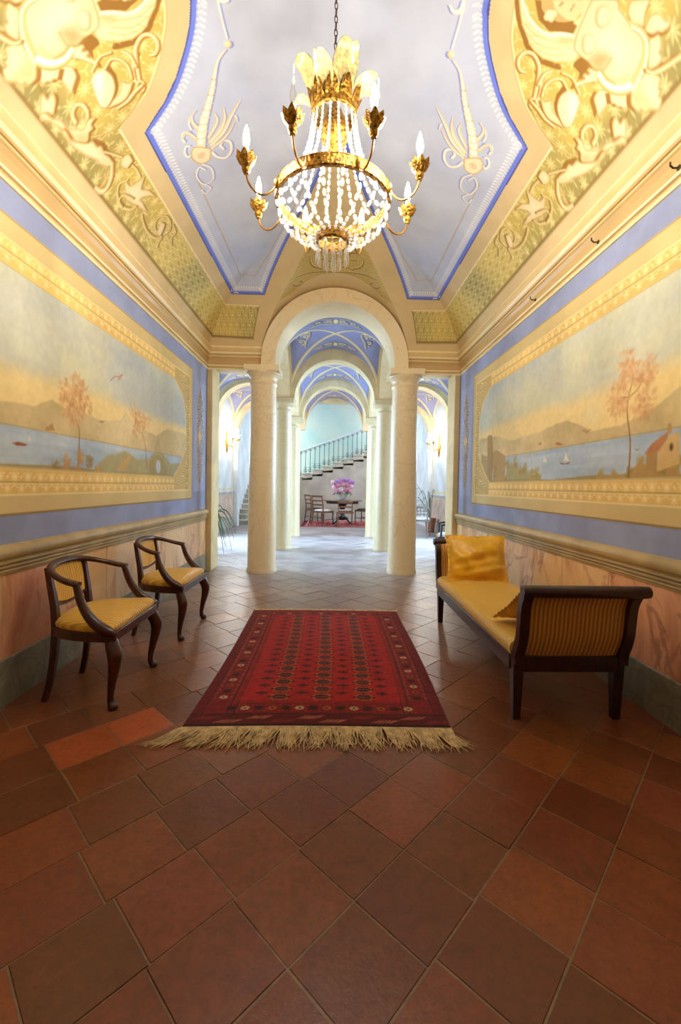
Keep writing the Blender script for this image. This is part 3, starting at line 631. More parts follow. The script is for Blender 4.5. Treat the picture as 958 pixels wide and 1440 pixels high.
def paint_grotesque(c):
    D = (150, 106, 40)
    # winged torso rising from a skirt of leaves
    c.poly(ORN['head_sh'], D, 1); c.poly(ORN['body_sh'], D, 1)
    for k in ('lf7', 'lf6', 'lf5'): rel(c, k, (240, 216, 160), D, .008, .008)
    c.stroke(off(ORN['wing_sh'], -.004, .008), .03, D, 1)
    c.poly(ORN['wing'], (226, 186, 120), 1, grow=.003); c.poly(ORN['wing'], (234, 214, 166), 1, grow=-.003)
    c.poly(ORN['wing_dark'], (222, 180, 112), .7, soft=.02)
    for k in ('wing_f1', 'wing_f2', 'wing_f3'): c.stroke(ORN[k], .006, (226, 190, 120), .8)
    for i in range(9):
        t = i/8; p = np.array(smooth_pts(ORN['wing_sh'], 5)); q = p[int(t*(len(p)-1))]; c.stroke([q, (q[0]+.05*(1-t)+.02, q[1]-.05*t-.01)], .004, (224, 184, 114), .6, 0)
    c.stroke(ORN['wing_top'], .016, (248, 238, 208), 1)
    c.poly(ORN['neck'], (230, 206, 156), 1); c.poly(ORN['face'], (228, 200, 146), 1, smooth=2); c.poly(ORN['hair'], (206, 168, 106), 1, smooth=2)
    p = np.array(ORN['hair'])
    for i in range(7): c.disc(p[:5].mean(0)*(1-i/6)+p[2]*(i/6)+np.array((.012*math.sin(i*2), .01*math.cos(i*3))), .014, (248, 230, 180), .8); 
    c.stroke(ORN['eye'], .006, (150, 104, 54), .9, 0); c.stroke(ORN['mouth'], .005, (176, 110, 70), .8, 0)
    for k in ('lf4', 'lf3', 'lf2', 'lf1'): rel(c, k, (246, 220, 166), D, -.012, .022)
    c.poly(ORN['lf1d'], (230, 186, 122), .6, soft=.02)
    c.poly(ORN['torso'], (198, 156, 96), 1, grow=.003, smooth=2); c.poly(ORN['torso'], (230, 208, 160), 1, grow=-.002, smooth=2)
    q = np.array(ORN['torso']); k = q.mean(0)
    c.poly([(k[0]+(a-k[0])*.6+.02, k[1]+(b-k[1])*.6-.01) for a, b in ORN['torso']], (244, 228, 190), .8, soft=.05)
    c.poly(ORN['torso_dk'], (200, 160, 100), .8, soft=.025); c.stroke(ORN['belly'], .005, (206, 160, 96), .8); c.stroke(ORN['belly2'], .012, (228, 188, 124), .7, soft=.012)
    for k in ('br1', 'br2'):
        c.poly(off(ORN[k], -.003, .005), (200, 158, 98), .9, smooth=3, soft=.008); c.poly(ORN[k], (236, 216, 172), 1, grow=-.004, smooth=3, soft=.008)
    c.stroke(ORN['belt2'], .012, (214, 170, 104), 1); c.stroke(ORN['belt'], .026, (232, 196, 132), 1); c.stroke(off(ORN['belt'], .010, .002), .008, (255, 246, 220), 1)
    c.stroke(ORN['roll_sh'], .018, (214, 164, 92), .9); c.stroke(ORN['roll'], .032, (240, 208, 150), 1); c.stroke(off(ORN['roll'], 0, -.004), .018, (255, 250, 232), 1)
    # scrolls under the wing
    scroll(c, 'vstem', .016); scroll(c, 'vol1', [.012, .02, .022, .02, .016]); scroll(c, 'vol2', .014); scroll(c, 'vol3', .012); scroll(c, 'vol4', .010)
    c.poly(ORN['bud_s'], D, 1); rel(c, 'blf', sh=D); rel(c, 'bud', (248, 224, 172), D, -.006, .006); c.poly(ORN['bud_l'], (255, 246, 220), .8, soft=.015)
    scroll(c, 'bring', .012); scroll(c, 'bst', [.018, .024, .014]); c.stroke(ORN['cline'], .009, (170, 128, 52), .95); c.stroke(off(ORN['cline'], .003, -.003), .004, (250, 232, 184), .8)
    scroll(c, 'stem1', .012); rel(c, 'fl1', sh=D); c.stroke(ORN['fl1s'], .006, (160, 120, 50), .9)
    # foliage running down the cove
    rel(c, 'acF', sh=D); scroll(c, 'acC', .016); rel(c, 'acA', sh=D, dx=-.008, dy=.016); c.poly(ORN['acAd'], (222, 176, 112), .6, soft=.012)
    c.stroke(ORN['acBs'], .022, D, .95); rel(c, 'acB', sh=D); scroll(c, 'curlC', [.016, .03, .022, .012]); c.stroke(ORN['curlCi'], .010, (222, 176, 112), .9)
    S2 = (128, 98, 44)
    scroll(c, 'flDs', .008, S2); scroll(c, 'flDt', .008, S2); rel(c, 'flD', sh=S2); rel(c, 'birdE', sh=S2, dx=-.006, dy=.008)
    for k in ('ringE', 'ringE2', 'curlF', 'curlF2', 'curlF3'): scroll(c, k, .010, S2, (236, 212, 150))
    rel(c, 'leafF', sh=S2)
    # gilt dragon figure on the blue field, with a blue cast shadow painted beside it
    B = (132, 140, 212); G = (250, 236, 206); H = (255, 250, 236)
    for k, w in (('cl1', .008), ('cl0', [.008, .022, .03, .02]), ('ctail', [.008, .010, .014]), ('ccurl', .020), ('ccurl2', .014), ('ccurl3', .014), ('ccurl4', .010), ('ccurl5', .009), ('cc6', .010), ('cc7', .008)):
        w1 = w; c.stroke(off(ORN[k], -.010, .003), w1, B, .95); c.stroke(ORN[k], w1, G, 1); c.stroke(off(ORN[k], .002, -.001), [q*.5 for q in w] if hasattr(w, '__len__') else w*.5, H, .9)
    OUT = (206, 164, 108)
    wb = [.005, .010, .020, .030, .042, .056, .066, .060, .044]
    c.stroke(off(ORN['dbody'], -.012, .002), wb, B, .95)
    for k, wf in (('f1', [.03, .030, .024, .003]), ('f2', [.024, .026, .020, .003]), ('f3', [.02, .022, .016, .003]), ('f4', [.02, .022, .014, .003]), ('f5', [.02, .018, .012, .003]), ('f6', [.018, .016, .012, .006])):
        c.stroke(off(ORN[k], -.009, .002), wf, B, .95)
    for k, wf in (('f4', [.02, .022, .014, .003]), ('f1', [.03, .030, .024, .003]), ('f2', [.024, .026, .020, .003]), ('f3', [.02, .022, .016, .003]), ('f5', [.02, .018, .012, .003]), ('f6', [.018, .016, .012, .006])):
        c.stroke(ORN[k], [q+.004 for q in wf], OUT, 1); c.stroke(ORN[k], wf, G, 1); c.stroke(off(ORN[k], .002, -.002), [q*.22 for q in wf], OUT, .8); c.stroke(off(ORN[k], -.003, 0), [q*.25 for q in wf], H, 1)
    c.stroke(ORN['dbody'], [q+.004 for q in wb], OUT, 1); c.stroke(ORN['dbody'], wb, G, 1); c.stroke(off(ORN['dbody'], .004, 0), [q*.4 for q in wb], H, .9)
    P = np.array(smooth_pts(ORN['dbody'], 6)); n = len(P)
    for q in range(14, n-4, 3):                                  # scales and a toothed crest
        t = P[q+1]-P[q-1]; t = t/max(np.hypot(*t), 1e-9); nn = np.array((-t[1], t[0])); w = np.interp(q/(n-1), np.linspace(0, 1, 9), wb)
        c.stroke([P[q]+nn*w*.40-t*.004, P[q]+t*.006, P[q]-nn*w*.40-t*.004], .0035, OUT, .75)
        for sg in (1, -1): c.disc(P[q]+nn*sg*w*.52, .006, G if q % 2 else OUT, .9, ry=.004, ang=math.atan2(nn[1], nn[0]))
    c.poly(ORN['chead'], (214, 174, 118), 1, smooth=2, grow=.003); c.poly(ORN['chead'], (246, 228, 190), 1, smooth=2, grow=-.006); q = np.array(ORN['chead']).mean(0); c.ring(q, .022, .006, (206, 164, 108), .9); c.disc(q, .010, (226, 184, 124), 1)
    b = ORN['ball']; c.disc((b[0][0]-.012, b[0][1]+.006), .022, B); c.disc(b[0], .021, (240, 200, 140)); c.disc((b[0][0]+.005, b[0][1]-.004), .012, (255, 240, 206), soft=.01)

def build_ceiling():
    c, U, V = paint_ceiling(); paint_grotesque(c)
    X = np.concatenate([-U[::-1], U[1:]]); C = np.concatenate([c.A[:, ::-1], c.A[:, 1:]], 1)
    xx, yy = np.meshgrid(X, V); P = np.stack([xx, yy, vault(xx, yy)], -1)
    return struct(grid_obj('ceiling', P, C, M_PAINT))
build_ceiling()

# ---- side walls
def wall_picture(side):
    """painted lake view in its frame; canvas u = along the hall, v = height"""
    U = np.concatenate([np.linspace(-1.0, 1.7, 130)[:-1], np.linspace(1.7, 5.39, 660)]); V = np.linspace(1.01, 2.60, 290)
    c = Canvas(U, V, (216, 188, 126)); c.px = .0056; u, v = np.meshgrid(U, V)
    y1, y0 = 5.39, -.99
    def rect(a, z0, z1, col, al=1.0, lo=None): c.poly([(y0+a if lo is None else lo, z0), (y1-a, z0), (y1-a, z1), (y0+a if lo is None else lo, z1)], col, al)
    c.A += (fbm(u*2, v*4, 3)[..., None]-.5)*14
    # thin painted shadow line round the frame
    for p in ([(y0, 1.016), (y1-.006, 1.016)],): c.stroke(p, .010, (120, 92, 50), .8, 0)
    c.stroke([(y0, 2.594), (y1-.006, 2.594), (y1-.006, 1.016)], .009, (150, 120, 70), .7, 0)
    # patterned border
    rect(.10, 1.118, 2.48, (250, 230, 170)); rect(.107, 1.126, 2.473, (222, 184, 106) if side > 0 else (218, 178, 98))
    pm = fbm(u*1.2+side*7, v*1.2, 31, 2)[..., None]
    sel = (v > 1.126) & (v < 2.473) & (u < 5.283)
    c.A[sel] = (c.A*(1-.35)+.35*(np.array((238, 198, 112))*pm*1.4+np.array((188, 152, 82))*(1-pm)))[sel]
    LT = (250, 228, 168)
    for (z0, z1) in ((1.126, 1.255), (2.35, 2.473)):
        zm = (z0+z1)/2; c.stroke([(y0+.1, zm), (y1-.11, zm)], .005, (140, 104, 50), .8, 0); c.stroke([(y0+.1, zm-.007), (y1-.11, zm-.007)], .006, (250, 232, 180), .8, 0)
        k = 0; x = 1.9
        while x < 5.26:
            c.flower((x, zm+.032), .026, 10, LT, .85, .32); c.flower((x+.052, zm-.034), .024, 7, LT, .8, .4, .2)
            c.stroke([(x-.02, zm-.028), (x, zm-.016), (x+.02, zm-.028)], .006, LT, .8)
            c.disc((x+.052, zm+.030), .013, LT, .7, ry=.007, ang=.8); c.disc((x+.03, zm+.05), .006, LT, .7); c.disc((x+.074, zm+.05), .006, LT, .7)
            x += .104
    # the view itself
    pic = [(y0+.25, 1.268), (4.78, 1.268), (4.93, 1.37), (5.13, 1.56), (5.165, 1.78), (5.155, 2.02), (5.05, 2.2), (4.80, 2.335), (y0+.25, 2.335)]
    mp = c.mask(pic); keep = c.A.copy()
    W = {k[2:]: q for k, q in WAL.items() if k[0] == ('L' if side < 0 else 'R')}
    t = np.clip((v-1.5)/.84, 0, 1); n = fbm(u*1.6, v*3, 41+side, 5); n2 = fbm(u*1.3+9, v*2.6, 47+side, 5)
    sky = np.array((206, 198, 164))*(1-t[..., None])+np.array((196, 198, 184))*t[..., None]
    sky += (n2[..., None]-.5)*np.array((56, 44, -6)); sky = sky*(1-np.clip(n-.5, 0, 1)[..., None])+np.array((240, 216, 140))*np.clip(n-.5, 0, 1)[..., None]
    sky += (fbm(u*9, v*1.4, 77)[..., None]-.5)*10
    c.A[:] = sky
    ye = W['yellow']; mt = W['mtn']
    ys = sorted(ye); yl = np.interp(U, [p[0] for p in ys], [p[1] for p in ys]); ms = sorted(mt); ml = np.interp(U, [p[0] for p in ms], [p[1] for p in ms])
    # the glow of the sky behind the hills
    if side < 0: yl = np.where(U < 2.4, 1.83, yl)
    k = np.clip((yl[None]+.03+.05*(n-.5)-v)/.10, 0, 1)*(.75); c.A = c.A*(1-k[..., None])+np.array((246, 208, 128))*k[..., None]
    ml = ml+.012*(fbm(U*14, U*0, 5)-.5)
    k = np.clip((ml[None]-v)/.012, 0, 1)*.85; c.A = c.A*(1-k[..., None])+(np.array((204, 180, 128))+(n[..., None]-.5)*60+(fbm(u*7, v*7, 12)[..., None]-.5)*30)*k[..., None]
    ws = sorted(W['water']); wl = np.interp(U, [p[0] for p in ws], [p[1] for p in ws])
    wl = np.full_like(wl, np.median(wl))
    k = np.clip((wl[None]-v)/.010, 0, 1); wat = np.array((176, 188, 196))+(fbm(u*4, v*30, 61)[..., None]-.5)*30+(n[..., None]-.5)*np.array((50, 36, 10))
    c.A = c.A*(1-k[..., None])+wat*k[..., None]
    c.stroke([(y0, wl.mean()), (5.2, wl.mean())], .006, (120, 110, 90), .4, 0)
    SH = (168, 138, 78)
    c.poly([(y0, 1.26), (5.2, 1.26), (5.2, 1.285), (4.2, 1.295), (3.4, 1.28), (2.9, 1.30), (2.0, 1.28), (y0, 1.33)], SH, .9)
    def foliage(pts, r, col, col2, nn=60):
        for i in range(nn):
            p = pts[i % len(pts)]; a = RNG.uniform(0, 2*PI); d = r*math.sqrt(RNG.uniform(0, 1))
            c.disc((p[0]+d*math.cos(a)*.9, p[1]+d*math.sin(a)), RNG.uniform(.010, .024), col if i % 3 else col2, .40, ang=a, ry=RNG.uniform(.006, .016))
    if side < 0:
        c.poly(W['hill'], (174, 156, 96), .85, soft=.012); c.poly(W['path'], (204, 164, 92), .9)
        c.poly(W['bridge'], (164, 146, 90), .9, soft=.01); q = np.array(W['bridge']); m0 = q.mean(0); c.disc((m0[0]-.0, m0[1]-.02), .055, (186, 190, 196), 1, ry=.065)
        c.poly(W['spire'], (176, 156, 104), .6, soft=.01)
        c.stroke(W['trunk'], [.014, .01, .006], (146, 104, 58), .95); foliage(W['tree'], .095, (220, 168, 110), (192, 138, 84), 380); foliage(W['bush'], .045, (198, 148, 84), (156, 126, 70), 200)
        c.stroke(W['trunk2'], [.012, .008, .005], (146, 108, 64), .9); foliage(W['tree2'], .085, (220, 170, 112), (200, 146, 92), 220)
        c.poly(W['boat'], (150, 78, 44), 1); c.poly(W['sail'], (232, 222, 196), .9); c.stroke(W['bird'], .008, (180, 110, 64), .8, 0); c.poly(W['house'], (176, 128, 76), .8); c.poly(W['isle'], (170, 110, 66), .8)
    else:
        c.poly(W['cloud'], (232, 216, 170), .5, soft=.05)
        c.poly(W['ground'], (182, 144, 82), 1); foliage(W['ground'], .03, (178, 146, 80), (156, 130, 68), 160)
        c.poly(W['bush'], (170, 152, 88), .8, soft=.02); c.poly(W['ctl'], (176, 148, 92), .9); c.poly(W['castle'], (186, 154, 96), 1); c.poly(W['tower'], (174, 140, 84), 1)
        for q in range(3): c.disc((W['castle'][0][0]-.04, 1.33+.05*q), .008, (96, 70, 40), .8)
        foliage(W['bush'], .05, (164, 146, 78), (186, 142, 70), 260)
        c.poly(W['house'], (212, 174, 110), 1); c.poly(W['housel'], (176, 136, 80), 1); c.poly(W['roof'], (184, 122, 76), 1); c.poly(W['chim'], (184, 138, 84), 1); c.disc((2.19, 1.43), .012, (96, 66, 40), .9, ry=.02)
        c.stroke(W['trunk'], [.014, .012, .008, .006, .004], (150, 104, 56), 1); c.stroke(W['br1'], .006, (150, 104, 56), .9); c.stroke(W['br2'], .006, (150, 104, 56), .9)
        foliage(W['tree'], .085, (222, 172, 118), (202, 144, 94), 460)
        c.poly(W['boat'], (128, 84, 50), 1); c.poly(W['sail'], (238, 226, 190), .9); c.poly(W['sail2'], (238, 226, 190), .9); c.poly(W['boat2'], (130, 104, 64), .9)
        c.poly(W['isle'], (176, 104, 66), .8); c.poly(W['hs2'], (176, 110, 70), .8); c.stroke(W['bird'], .007, (176, 110, 64), .8, 0)
    c.A += (fbm(u*30, v*30, 90, 2)[..., None]-.5)*12
    a = np.zeros(c.A.shape[:2]); a[mp[0]] = mp[3]; a = a[..., None]; c.A = keep*(1-a)+c.A*a
    c.stroke(pic, .010, (252, 234, 176), .95, 0); c.stroke(off(pic, .008, 0), .005, (150, 116, 60), .7, 0)
    # arabesque filling the shaped corner between view and frame
    cor = [(4.78, 1.262), (4.95, 1.37), (5.14, 1.56), (5.175, 1.78), (5.165, 2.02), (5.06, 2.21), (4.80, 2.34), (5.28, 2.47), (5.28, 1.13)]
    sc = c.mask([(4.80, 1.13), (5.28, 1.13), (5.28, 2.47), (4.80, 2.47), (4.80, 2.345), (5.06, 2.21), (5.17, 2.02), (5.178, 1.78), (5.145, 1.56), (4.95, 1.37), (4.80, 1.265)])
    k2 = c.A.copy(); c.blend(sc[0], sc[3], (206, 172, 100))
    for i in range(16):
        z = 1.17+.082*i; x = 5.225-(.10 if (i < 2 or i > 13) else 0)*(1 if i % 2 else .4); d = 1 if i % 2 else -1
        for e, w, cl in ((.006, .014, (120, 88, 40)), (0, .010, (250, 230, 172))): c.stroke(spiral((x, z-e), .042, PI/2*d, 1.4, d), w, cl, .95, 0)
        c.disc((x-.05*d, z+.03), .018, (250, 230, 172), .9, ry=.008, ang=.7*d)
    for (x, z) in ((5.03, 1.24), (5.10, 1.36), (4.92, 1.22), (5.08, 2.30), (5.0, 2.38)):
        for e, w, cl in ((.006, .012, (120, 88, 40)), (0, .009, (250, 230, 172))): c.stroke(spiral((x, z-e), .045, .6, 1.5, 1), w, cl, .95, 0)
    a = np.zeros(c.A.shape[:2]); a[sc[0]] = sc[3]; a = a[..., None]; c.A = k2*(1-a)+c.A*a
    return c, U, V

def arabesque(side):
    U = np.linspace(5.45, 5.93, 110); V = np.linspace(1.1, 2.52, 320)
    c = Canvas(U, V, (160, 168, 200)); u, v = np.meshgrid(U, V); c.A += (fbm(u*5, v*5, 8)[..., None]-.5)*14
    x0, z0 = 5.69, 1.81
    def s2(p, w):
        for q in (p, [(2*x0-a, b) for a, b in p]):
            c.stroke(off(q, .006, -.006), w*1.6, (80, 64, 70), 1); c.stroke(q, w, (222, 202, 168), 1)
    for sgn in (1, -1):
        Z = lambda z: z0+sgn*z
        for z, x, r, d in ((.23, .08, .05, 1), (.31, .05, .035, -1), (.38, .09, .05, 1), (.47, .05, .04, -1), (.16, .10, .04, 1), (.54, .03, .03, 1), (.08, .12, .035, -1), (.02, .11, .02, 1)):
            s2(spiral((x0+x, Z(z)), r, sgn*PI/2, 1.3, d*sgn), .011)
            c_ = (x0+x+.03, Z(z+.02)); 
            for q in (c_, (2*x0-c_[0], c_[1])): c.disc(q, .022, (214, 190, 150), .9, ry=.009, ang=.8*sgn)
        s2([(x0, Z(.2)), (x0+.02, Z(.35)), (x0+.01, Z(.5)), (x0, Z(.64))], .010); c.disc((x0, Z(.64)), .014, (222, 202, 168))
    c.poly([(x0, z0-.20), (x0+.03, z0-.06), (x0+.085, z0), (x0+.03, z0+.06), (x0, z0+.20), (x0-.03, z0+.06), (x0-.085, z0), (x0-.03, z0-.06)], (110, 92, 90), 1, grow=.010)
    c.poly([(x0, z0-.20), (x0+.03, z0-.06), (x0+.085, z0), (x0+.03, z0+.06), (x0, z0+.20), (x0-.03, z0+.06), (x0-.085, z0), (x0-.03, z0-.06)], (226, 206, 168), 1)
    return c, U, V

CPROF = [(0, 2.755), (.012, 2.758), (.014, 2.772), (.014, 2.784), (.006, 2.786), (.006, 2.796), (.024, 2.800), (.026, 2.815), (.014, 2.822), (.010, 2.85), (.014, 2.885), (.028, 2.915), (.040, 2.922), (.040, 2.936),
         (.030, 2.938), (.030, 2.946), (.044, 2.948), (.050, 2.962), (.064, 2.985), (.074, 3.012), (.076, 3.040), (.068, 3.060), (.050, 3.070), (.030, 3.076), (.030, 3.09), (.045, 3.125), (.05, 3.15), (0, 3.15)]
RPROF = [(0, .695), (.010, .697), (.012, .712), (.018, .714), (.018, .724), (.010, .727), (.010, .734), (.024, .737), (.024, .747), (.014, .750), (.014, .757), (.030, .760), (.030, .770), (.020, .774), (.022, .782), (.036, .790), (.044, .806), (.045, .822), (.040, .838), (.030, .850), (.016, .856), (0, .858)]
TONE = {'c': (248, 228, 176), 'o': (222, 190, 128), 'b': (204, 170, 112)}  # highlights on the fillets and shade in the hollows are painted into these tones
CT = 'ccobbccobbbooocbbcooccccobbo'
M_CORN = vmat('cornice ochres with painted highlight and shade', .36, .05, 4, .5, .03)
def cornice(name, ends):
    P, C = [], []
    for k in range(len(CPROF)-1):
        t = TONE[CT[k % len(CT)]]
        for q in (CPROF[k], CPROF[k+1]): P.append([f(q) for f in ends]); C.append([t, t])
    P = np.array(P, float); C = np.array(C, float)
    m = MB(); n = len(P)
    for k in range(0, n, 2): m.add([tuple(P[k, 0]), tuple(P[k, 1]), tuple(P[k+1, 1]), tuple(P[k+1, 0])], [(0, 1, 2, 3)])
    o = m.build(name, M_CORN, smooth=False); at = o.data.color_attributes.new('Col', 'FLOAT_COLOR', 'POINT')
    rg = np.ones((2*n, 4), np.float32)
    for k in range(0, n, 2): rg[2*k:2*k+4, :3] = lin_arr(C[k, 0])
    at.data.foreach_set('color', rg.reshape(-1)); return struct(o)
DADO = {-1: dado_mat('scagliola left', .1), 1: dado_mat('scagliola right', .27)}
for sd, nm in ((-1, 'left'), (1, 'right')):
    m = MB(); m.b2(sd*HW, sd*(HW+.2), YB-.2, YE+.37, -.05, 3.6) if sd > 0 else m.b2(-HW-.2, -HW, YB-.2, YE+.37, -.05, 3.6)
    wall = struct(m.build('wall_'+nm, M_BLUE, smooth=False))
    for cv, n2 in ((wall_picture(sd), 'painted_view'), (arabesque(sd), 'painted_arabesque')):
        c, U, V = cv; yy, zz = np.meshgrid(U, V); P = np.stack([np.full_like(yy, sd*(HW-.002)), yy, zz], -1)
        grid_obj(n2, P, c.A, M_PAINT, wall)
    m = MB(); m.prism([(sd*HW, .24), (sd*(HW-.004), .24), (sd*(HW-.004), .71), (sd*HW, .71)], YB, YE, 'y'); m.build('dado_panel', DADO[sd], wall, False)
    m = MB(); m.prism([(sd*HW, 0), (sd*(HW-.014), 0), (sd*(HW-.014), .245), (sd*(HW-.008), .25), (sd*HW, .25)], YB, YE, 'y'); struct(m.build('baseboard_'+nm, M_BASE, smooth=False))
    m = MB(); m.prism([(sd*(HW-i), z) for i, z in RPROF], YB, YE-.005, 'y'); struct(m.build('trim_'+('1' if sd < 0 else '2'), M_RAIL, sharp=25))
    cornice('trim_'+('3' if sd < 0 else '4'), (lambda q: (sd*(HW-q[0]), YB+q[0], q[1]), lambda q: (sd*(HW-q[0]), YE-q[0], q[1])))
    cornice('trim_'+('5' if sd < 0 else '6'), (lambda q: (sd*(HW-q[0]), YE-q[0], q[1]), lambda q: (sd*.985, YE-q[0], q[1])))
    # pier that frames the aisle opening
    m = MB(); a, b = sorted((sd*HW, sd*(HW-.072))); m.b2(a, b, YE, YE+.37, 0, 2.80); struct(m.build('trim_'+('7' if sd < 0 else '8'), M_OCH, smooth=False, bevel=.006))
m = MB(); m.b2(-HW-.2, HW+.2, YB-.2, YB, -.05, 4.2); struct(m.build('wall_back', M_BLUE, smooth=False))

# ---- portal wall with its round arch
def arch_pts(r, z0, st, n=32, x0=0.0):
    return [(x0-r, z0)]+[(x0-r*math.cos(PI*k/n), z0+st+r*math.sin(PI*k/n)) for k in range(n+1)]+[(x0+r, z0)]
def arch_wall(x0, x1, zb, zt, r, xc, st, y0, y1):
    """wall slab between zb and zt with a round-headed opening"""
    m = MB(); ar = arch_pts(r, zb, st, 32, xc)
    poly = [(x0, zb)]+ar+[(x1, zb), (x1, zt), (x0, zt)]
    # split into quads above the opening
    top = [(p[0], zt) for p in ar]
    for y, fl in ((y0, 0), (y1, 1)):
        m.add([(x0, y, zb), (ar[0][0], y, zb), (ar[0][0], y, zt), (x0, y, zt)], [(0, 1, 2, 3)])
        m.add([(x1, y, zb), (ar[-1][0], y, zb), (ar[-1][0], y, zt), (x1, y, zt)], [(0, 1, 2, 3)])
        m.strip([[(p[0], y, p[1]) for p in ar], [(p[0], y, p[1]) for p in top]])
    m.strip([[(p[0], y0, p[1]) for p in ar], [(p[0], y1, p[1]) for p in ar]])
    m.add([(x0, y0, zb), (ar[0][0], y0, zb), (ar[0][0], y1, zb), (x0, y1, zb)], [(0, 1, 2, 3)])
    m.add([(x1, y0, zb), (ar[-1][0], y0, zb), (ar[-1][0], y1, zb), (x1, y1, zb)], [(0, 1, 2, 3)])
    return m
def archivolt(ri, ro, z0, st, y0, y1, xc=0.0):
    a, b = arch_pts(ri, z0, st, 36, xc), arch_pts(ro, z0, st, 36, xc); m = MB()
    m.strip([[(p[0], y1, p[1]) for p in b], [(p[0], y0, p[1]) for p in b], [(p[0], y0, p[1]) for p in a], [(p[0], y1, p[1]) for p in a]]); return m
struct(arch_wall(-HW, HW, 2.80, 4.1, .80, 0, .06, YE, YE+.37).build('wall_far', M_OCH, sharp=30))
struct(archivolt(.80, .985, 2.79, .06, YE-.17, YE+.37).build('trim_9', M_MARB, sharp=30))
# ================================================================== FLOOR
def build_floor():
    t = NT('terracotta tiles'); o = t.coord()
    a = t.new('ShaderNodeVertexColor', layer_name='Col').outputs[0]
    n1 = t.noise(o, 9, 6, .65); n2 = t.noise(o, 70, 3); n3 = t.noise(o, 2.2, 4)
    n5 = t.ramp(t.noise(o, 38, 5, .7), .32, .68); g = t.math('ADD', t.math('MULTIPLY_ADD', n1, .8, .46), t.math('MULTIPLY', n5, .28))
    cc = t.new('ShaderNodeCombineColor')
    for i in range(3): t.link(g, cc.inputs[i])
    col = t.mix(1.0, a, cc.outputs[0], 'MULTIPLY')
    col = t.mix(t.math('MULTIPLY', t.ramp(n3, .5, .75), .3), col, L((84, 44, 26)))
    sp = t.ramp(t.noise(o, 64, 3, .6), .64, .70)
    col = t.mix(t.math('MULTIPLY', sp, .5), col, L((60, 36, 26)))
    h = t.math('ADD', t.math('MULTIPLY', n1, 1.0), t.math('MULTIPLY', n2, .35))
    rough = t.math('MULTIPLY_ADD', n1, .26, .22)
    t.bsdf(col, rough, 0, .45, h, .35, .006)
    su, sv = .2455, .2510; q = math.sqrt(.5); u0, v0 = .9235-40*su, .8104-40*sv
    vs, fs, cs = [], [], []
    rng = random.Random(3)
    special = {}
    def shift(j): return (0, .0, .012, -.01, .02, .06, .055, .03)[max(0, min(7, j-39))] if 38 < j < 47 else ((j*7919) % 13/13-.5)*.09
    def cell(x, y): uu, vv = (x+y)*q, (y-x)*q; j = math.floor((vv-v0)/sv); return (math.floor((uu-u0-shift(j))/su), j)
    special[cell(-.95, 2.15)] = (178, 88, 44); special[cell(-1.12, 1.98)] = (166, 82, 42); special[cell(1.16, 1.02)] = (150, 96, 58)
    R = 60
    for j in range(20, 110):
        for i in range(20, 110):
            a0, a1 = u0+i*su+shift(j), u0+(i+1)*su+shift(j)
            b0, b1 = v0+j*sv, v0+(j+1)*sv
            um, vm = (a0+a1)/2, (b0+b1)/2; x, y = (um-vm)*q, (um+vm)*q
            front = y < YE+.3
            if y < YB or y > 16.8 or abs(x) > (HW+.1 if y < YE else 2.95): continue
            g = rng.uniform(.0012, .0030); tz = rng.uniform(-.0012, .0012); sk = rng.uniform(-.0012, .0012)
            k = rng.random(); base = np.array((132, 71, 33))*(1-k)+np.array((115, 60, 30))*k
            base = base*rng.uniform(.88, 1.08)*np.array((1, rng.uniform(.95, 1.05), rng.uniform(.92, 1.08)))
            f = min(max((y-2.0)/4.2, 0), 1); base = base*(1-.8*f)+np.array((172, 172, 176))*rng.uniform(.88, 1.08)*.8*f  # daylight of the hall painted in: tiles grow lighter and greyer with depth
            if (i, j) in special: base = np.array(special[(i, j)], float)
            cor = [(a0+g, b0+g), (a1-g, b0+g), (a1-g, b1-g), (a0+g, b1-g)]; ins = [(a0+g+.002, b0+g+.002), (a1-g-.002, b0+g+.002), (a1-g-.002, b1-g-.002), (a0+g+.002, b1-g-.002)]
            n = len(vs)
            for (a, b) in cor: vs.append(((a-b)*q, (a+b)*q, -.003))
            for k2, (a, b) in enumerate(ins): vs.append(((a-b)*q, (a+b)*q, tz+(sk if k2 in (0, 1) else -sk)))
            fs.append((n+4, n+5, n+6, n+7)); fs += [(n+e, n+(e+1) % 4, n+4+(e+1) % 4, n+4+e) for e in range(4)]
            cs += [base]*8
    n = len(vs); vs += [(-3.1, YB-.2, -.0022), (3.1, YB-.2, -.0022), (3.1, 17, -.0022), (-3.1, 17, -.0022)]; fs.append((n, n+1, n+2, n+3)); cs += [np.array((128, 104, 80))]*4
    me = bpy.data.meshes.new('floor'); me.from_pydata(vs, [], fs); me.update()
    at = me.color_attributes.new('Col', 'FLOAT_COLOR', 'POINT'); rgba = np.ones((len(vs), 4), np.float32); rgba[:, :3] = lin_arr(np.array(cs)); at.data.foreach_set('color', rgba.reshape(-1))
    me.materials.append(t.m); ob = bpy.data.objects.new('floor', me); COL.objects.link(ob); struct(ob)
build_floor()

# ================================================================== COLUMNED HALL BEHIND
AW = 2.85; ROWS = [6.0, 8.17, 10.32, 12.6]; YS = 16.6
M_PALE = nmat('pale blue white plaster', (214, 220, 222), .7, var=.05, scale=2)
M_PALE2 = nmat('light ochre rib plaster', (226, 206, 160), .6, var=.05, scale=3)
M_TEAL = nmat('faded teal plaster', (138, 160, 148), .75, var=.12, scale=1.2, c2=(160, 166, 148))
M_PINK = nmat('pale pink stone dado', (214, 188, 168), .5, var=.08, scale=4)
M_GREYB = nmat('grey plaster', (176, 170, 158), .7, var=.06, scale=3)
M_CREAMR = nmat('cream stair wall', (206, 198, 182), .75, var=.06, scale=2)

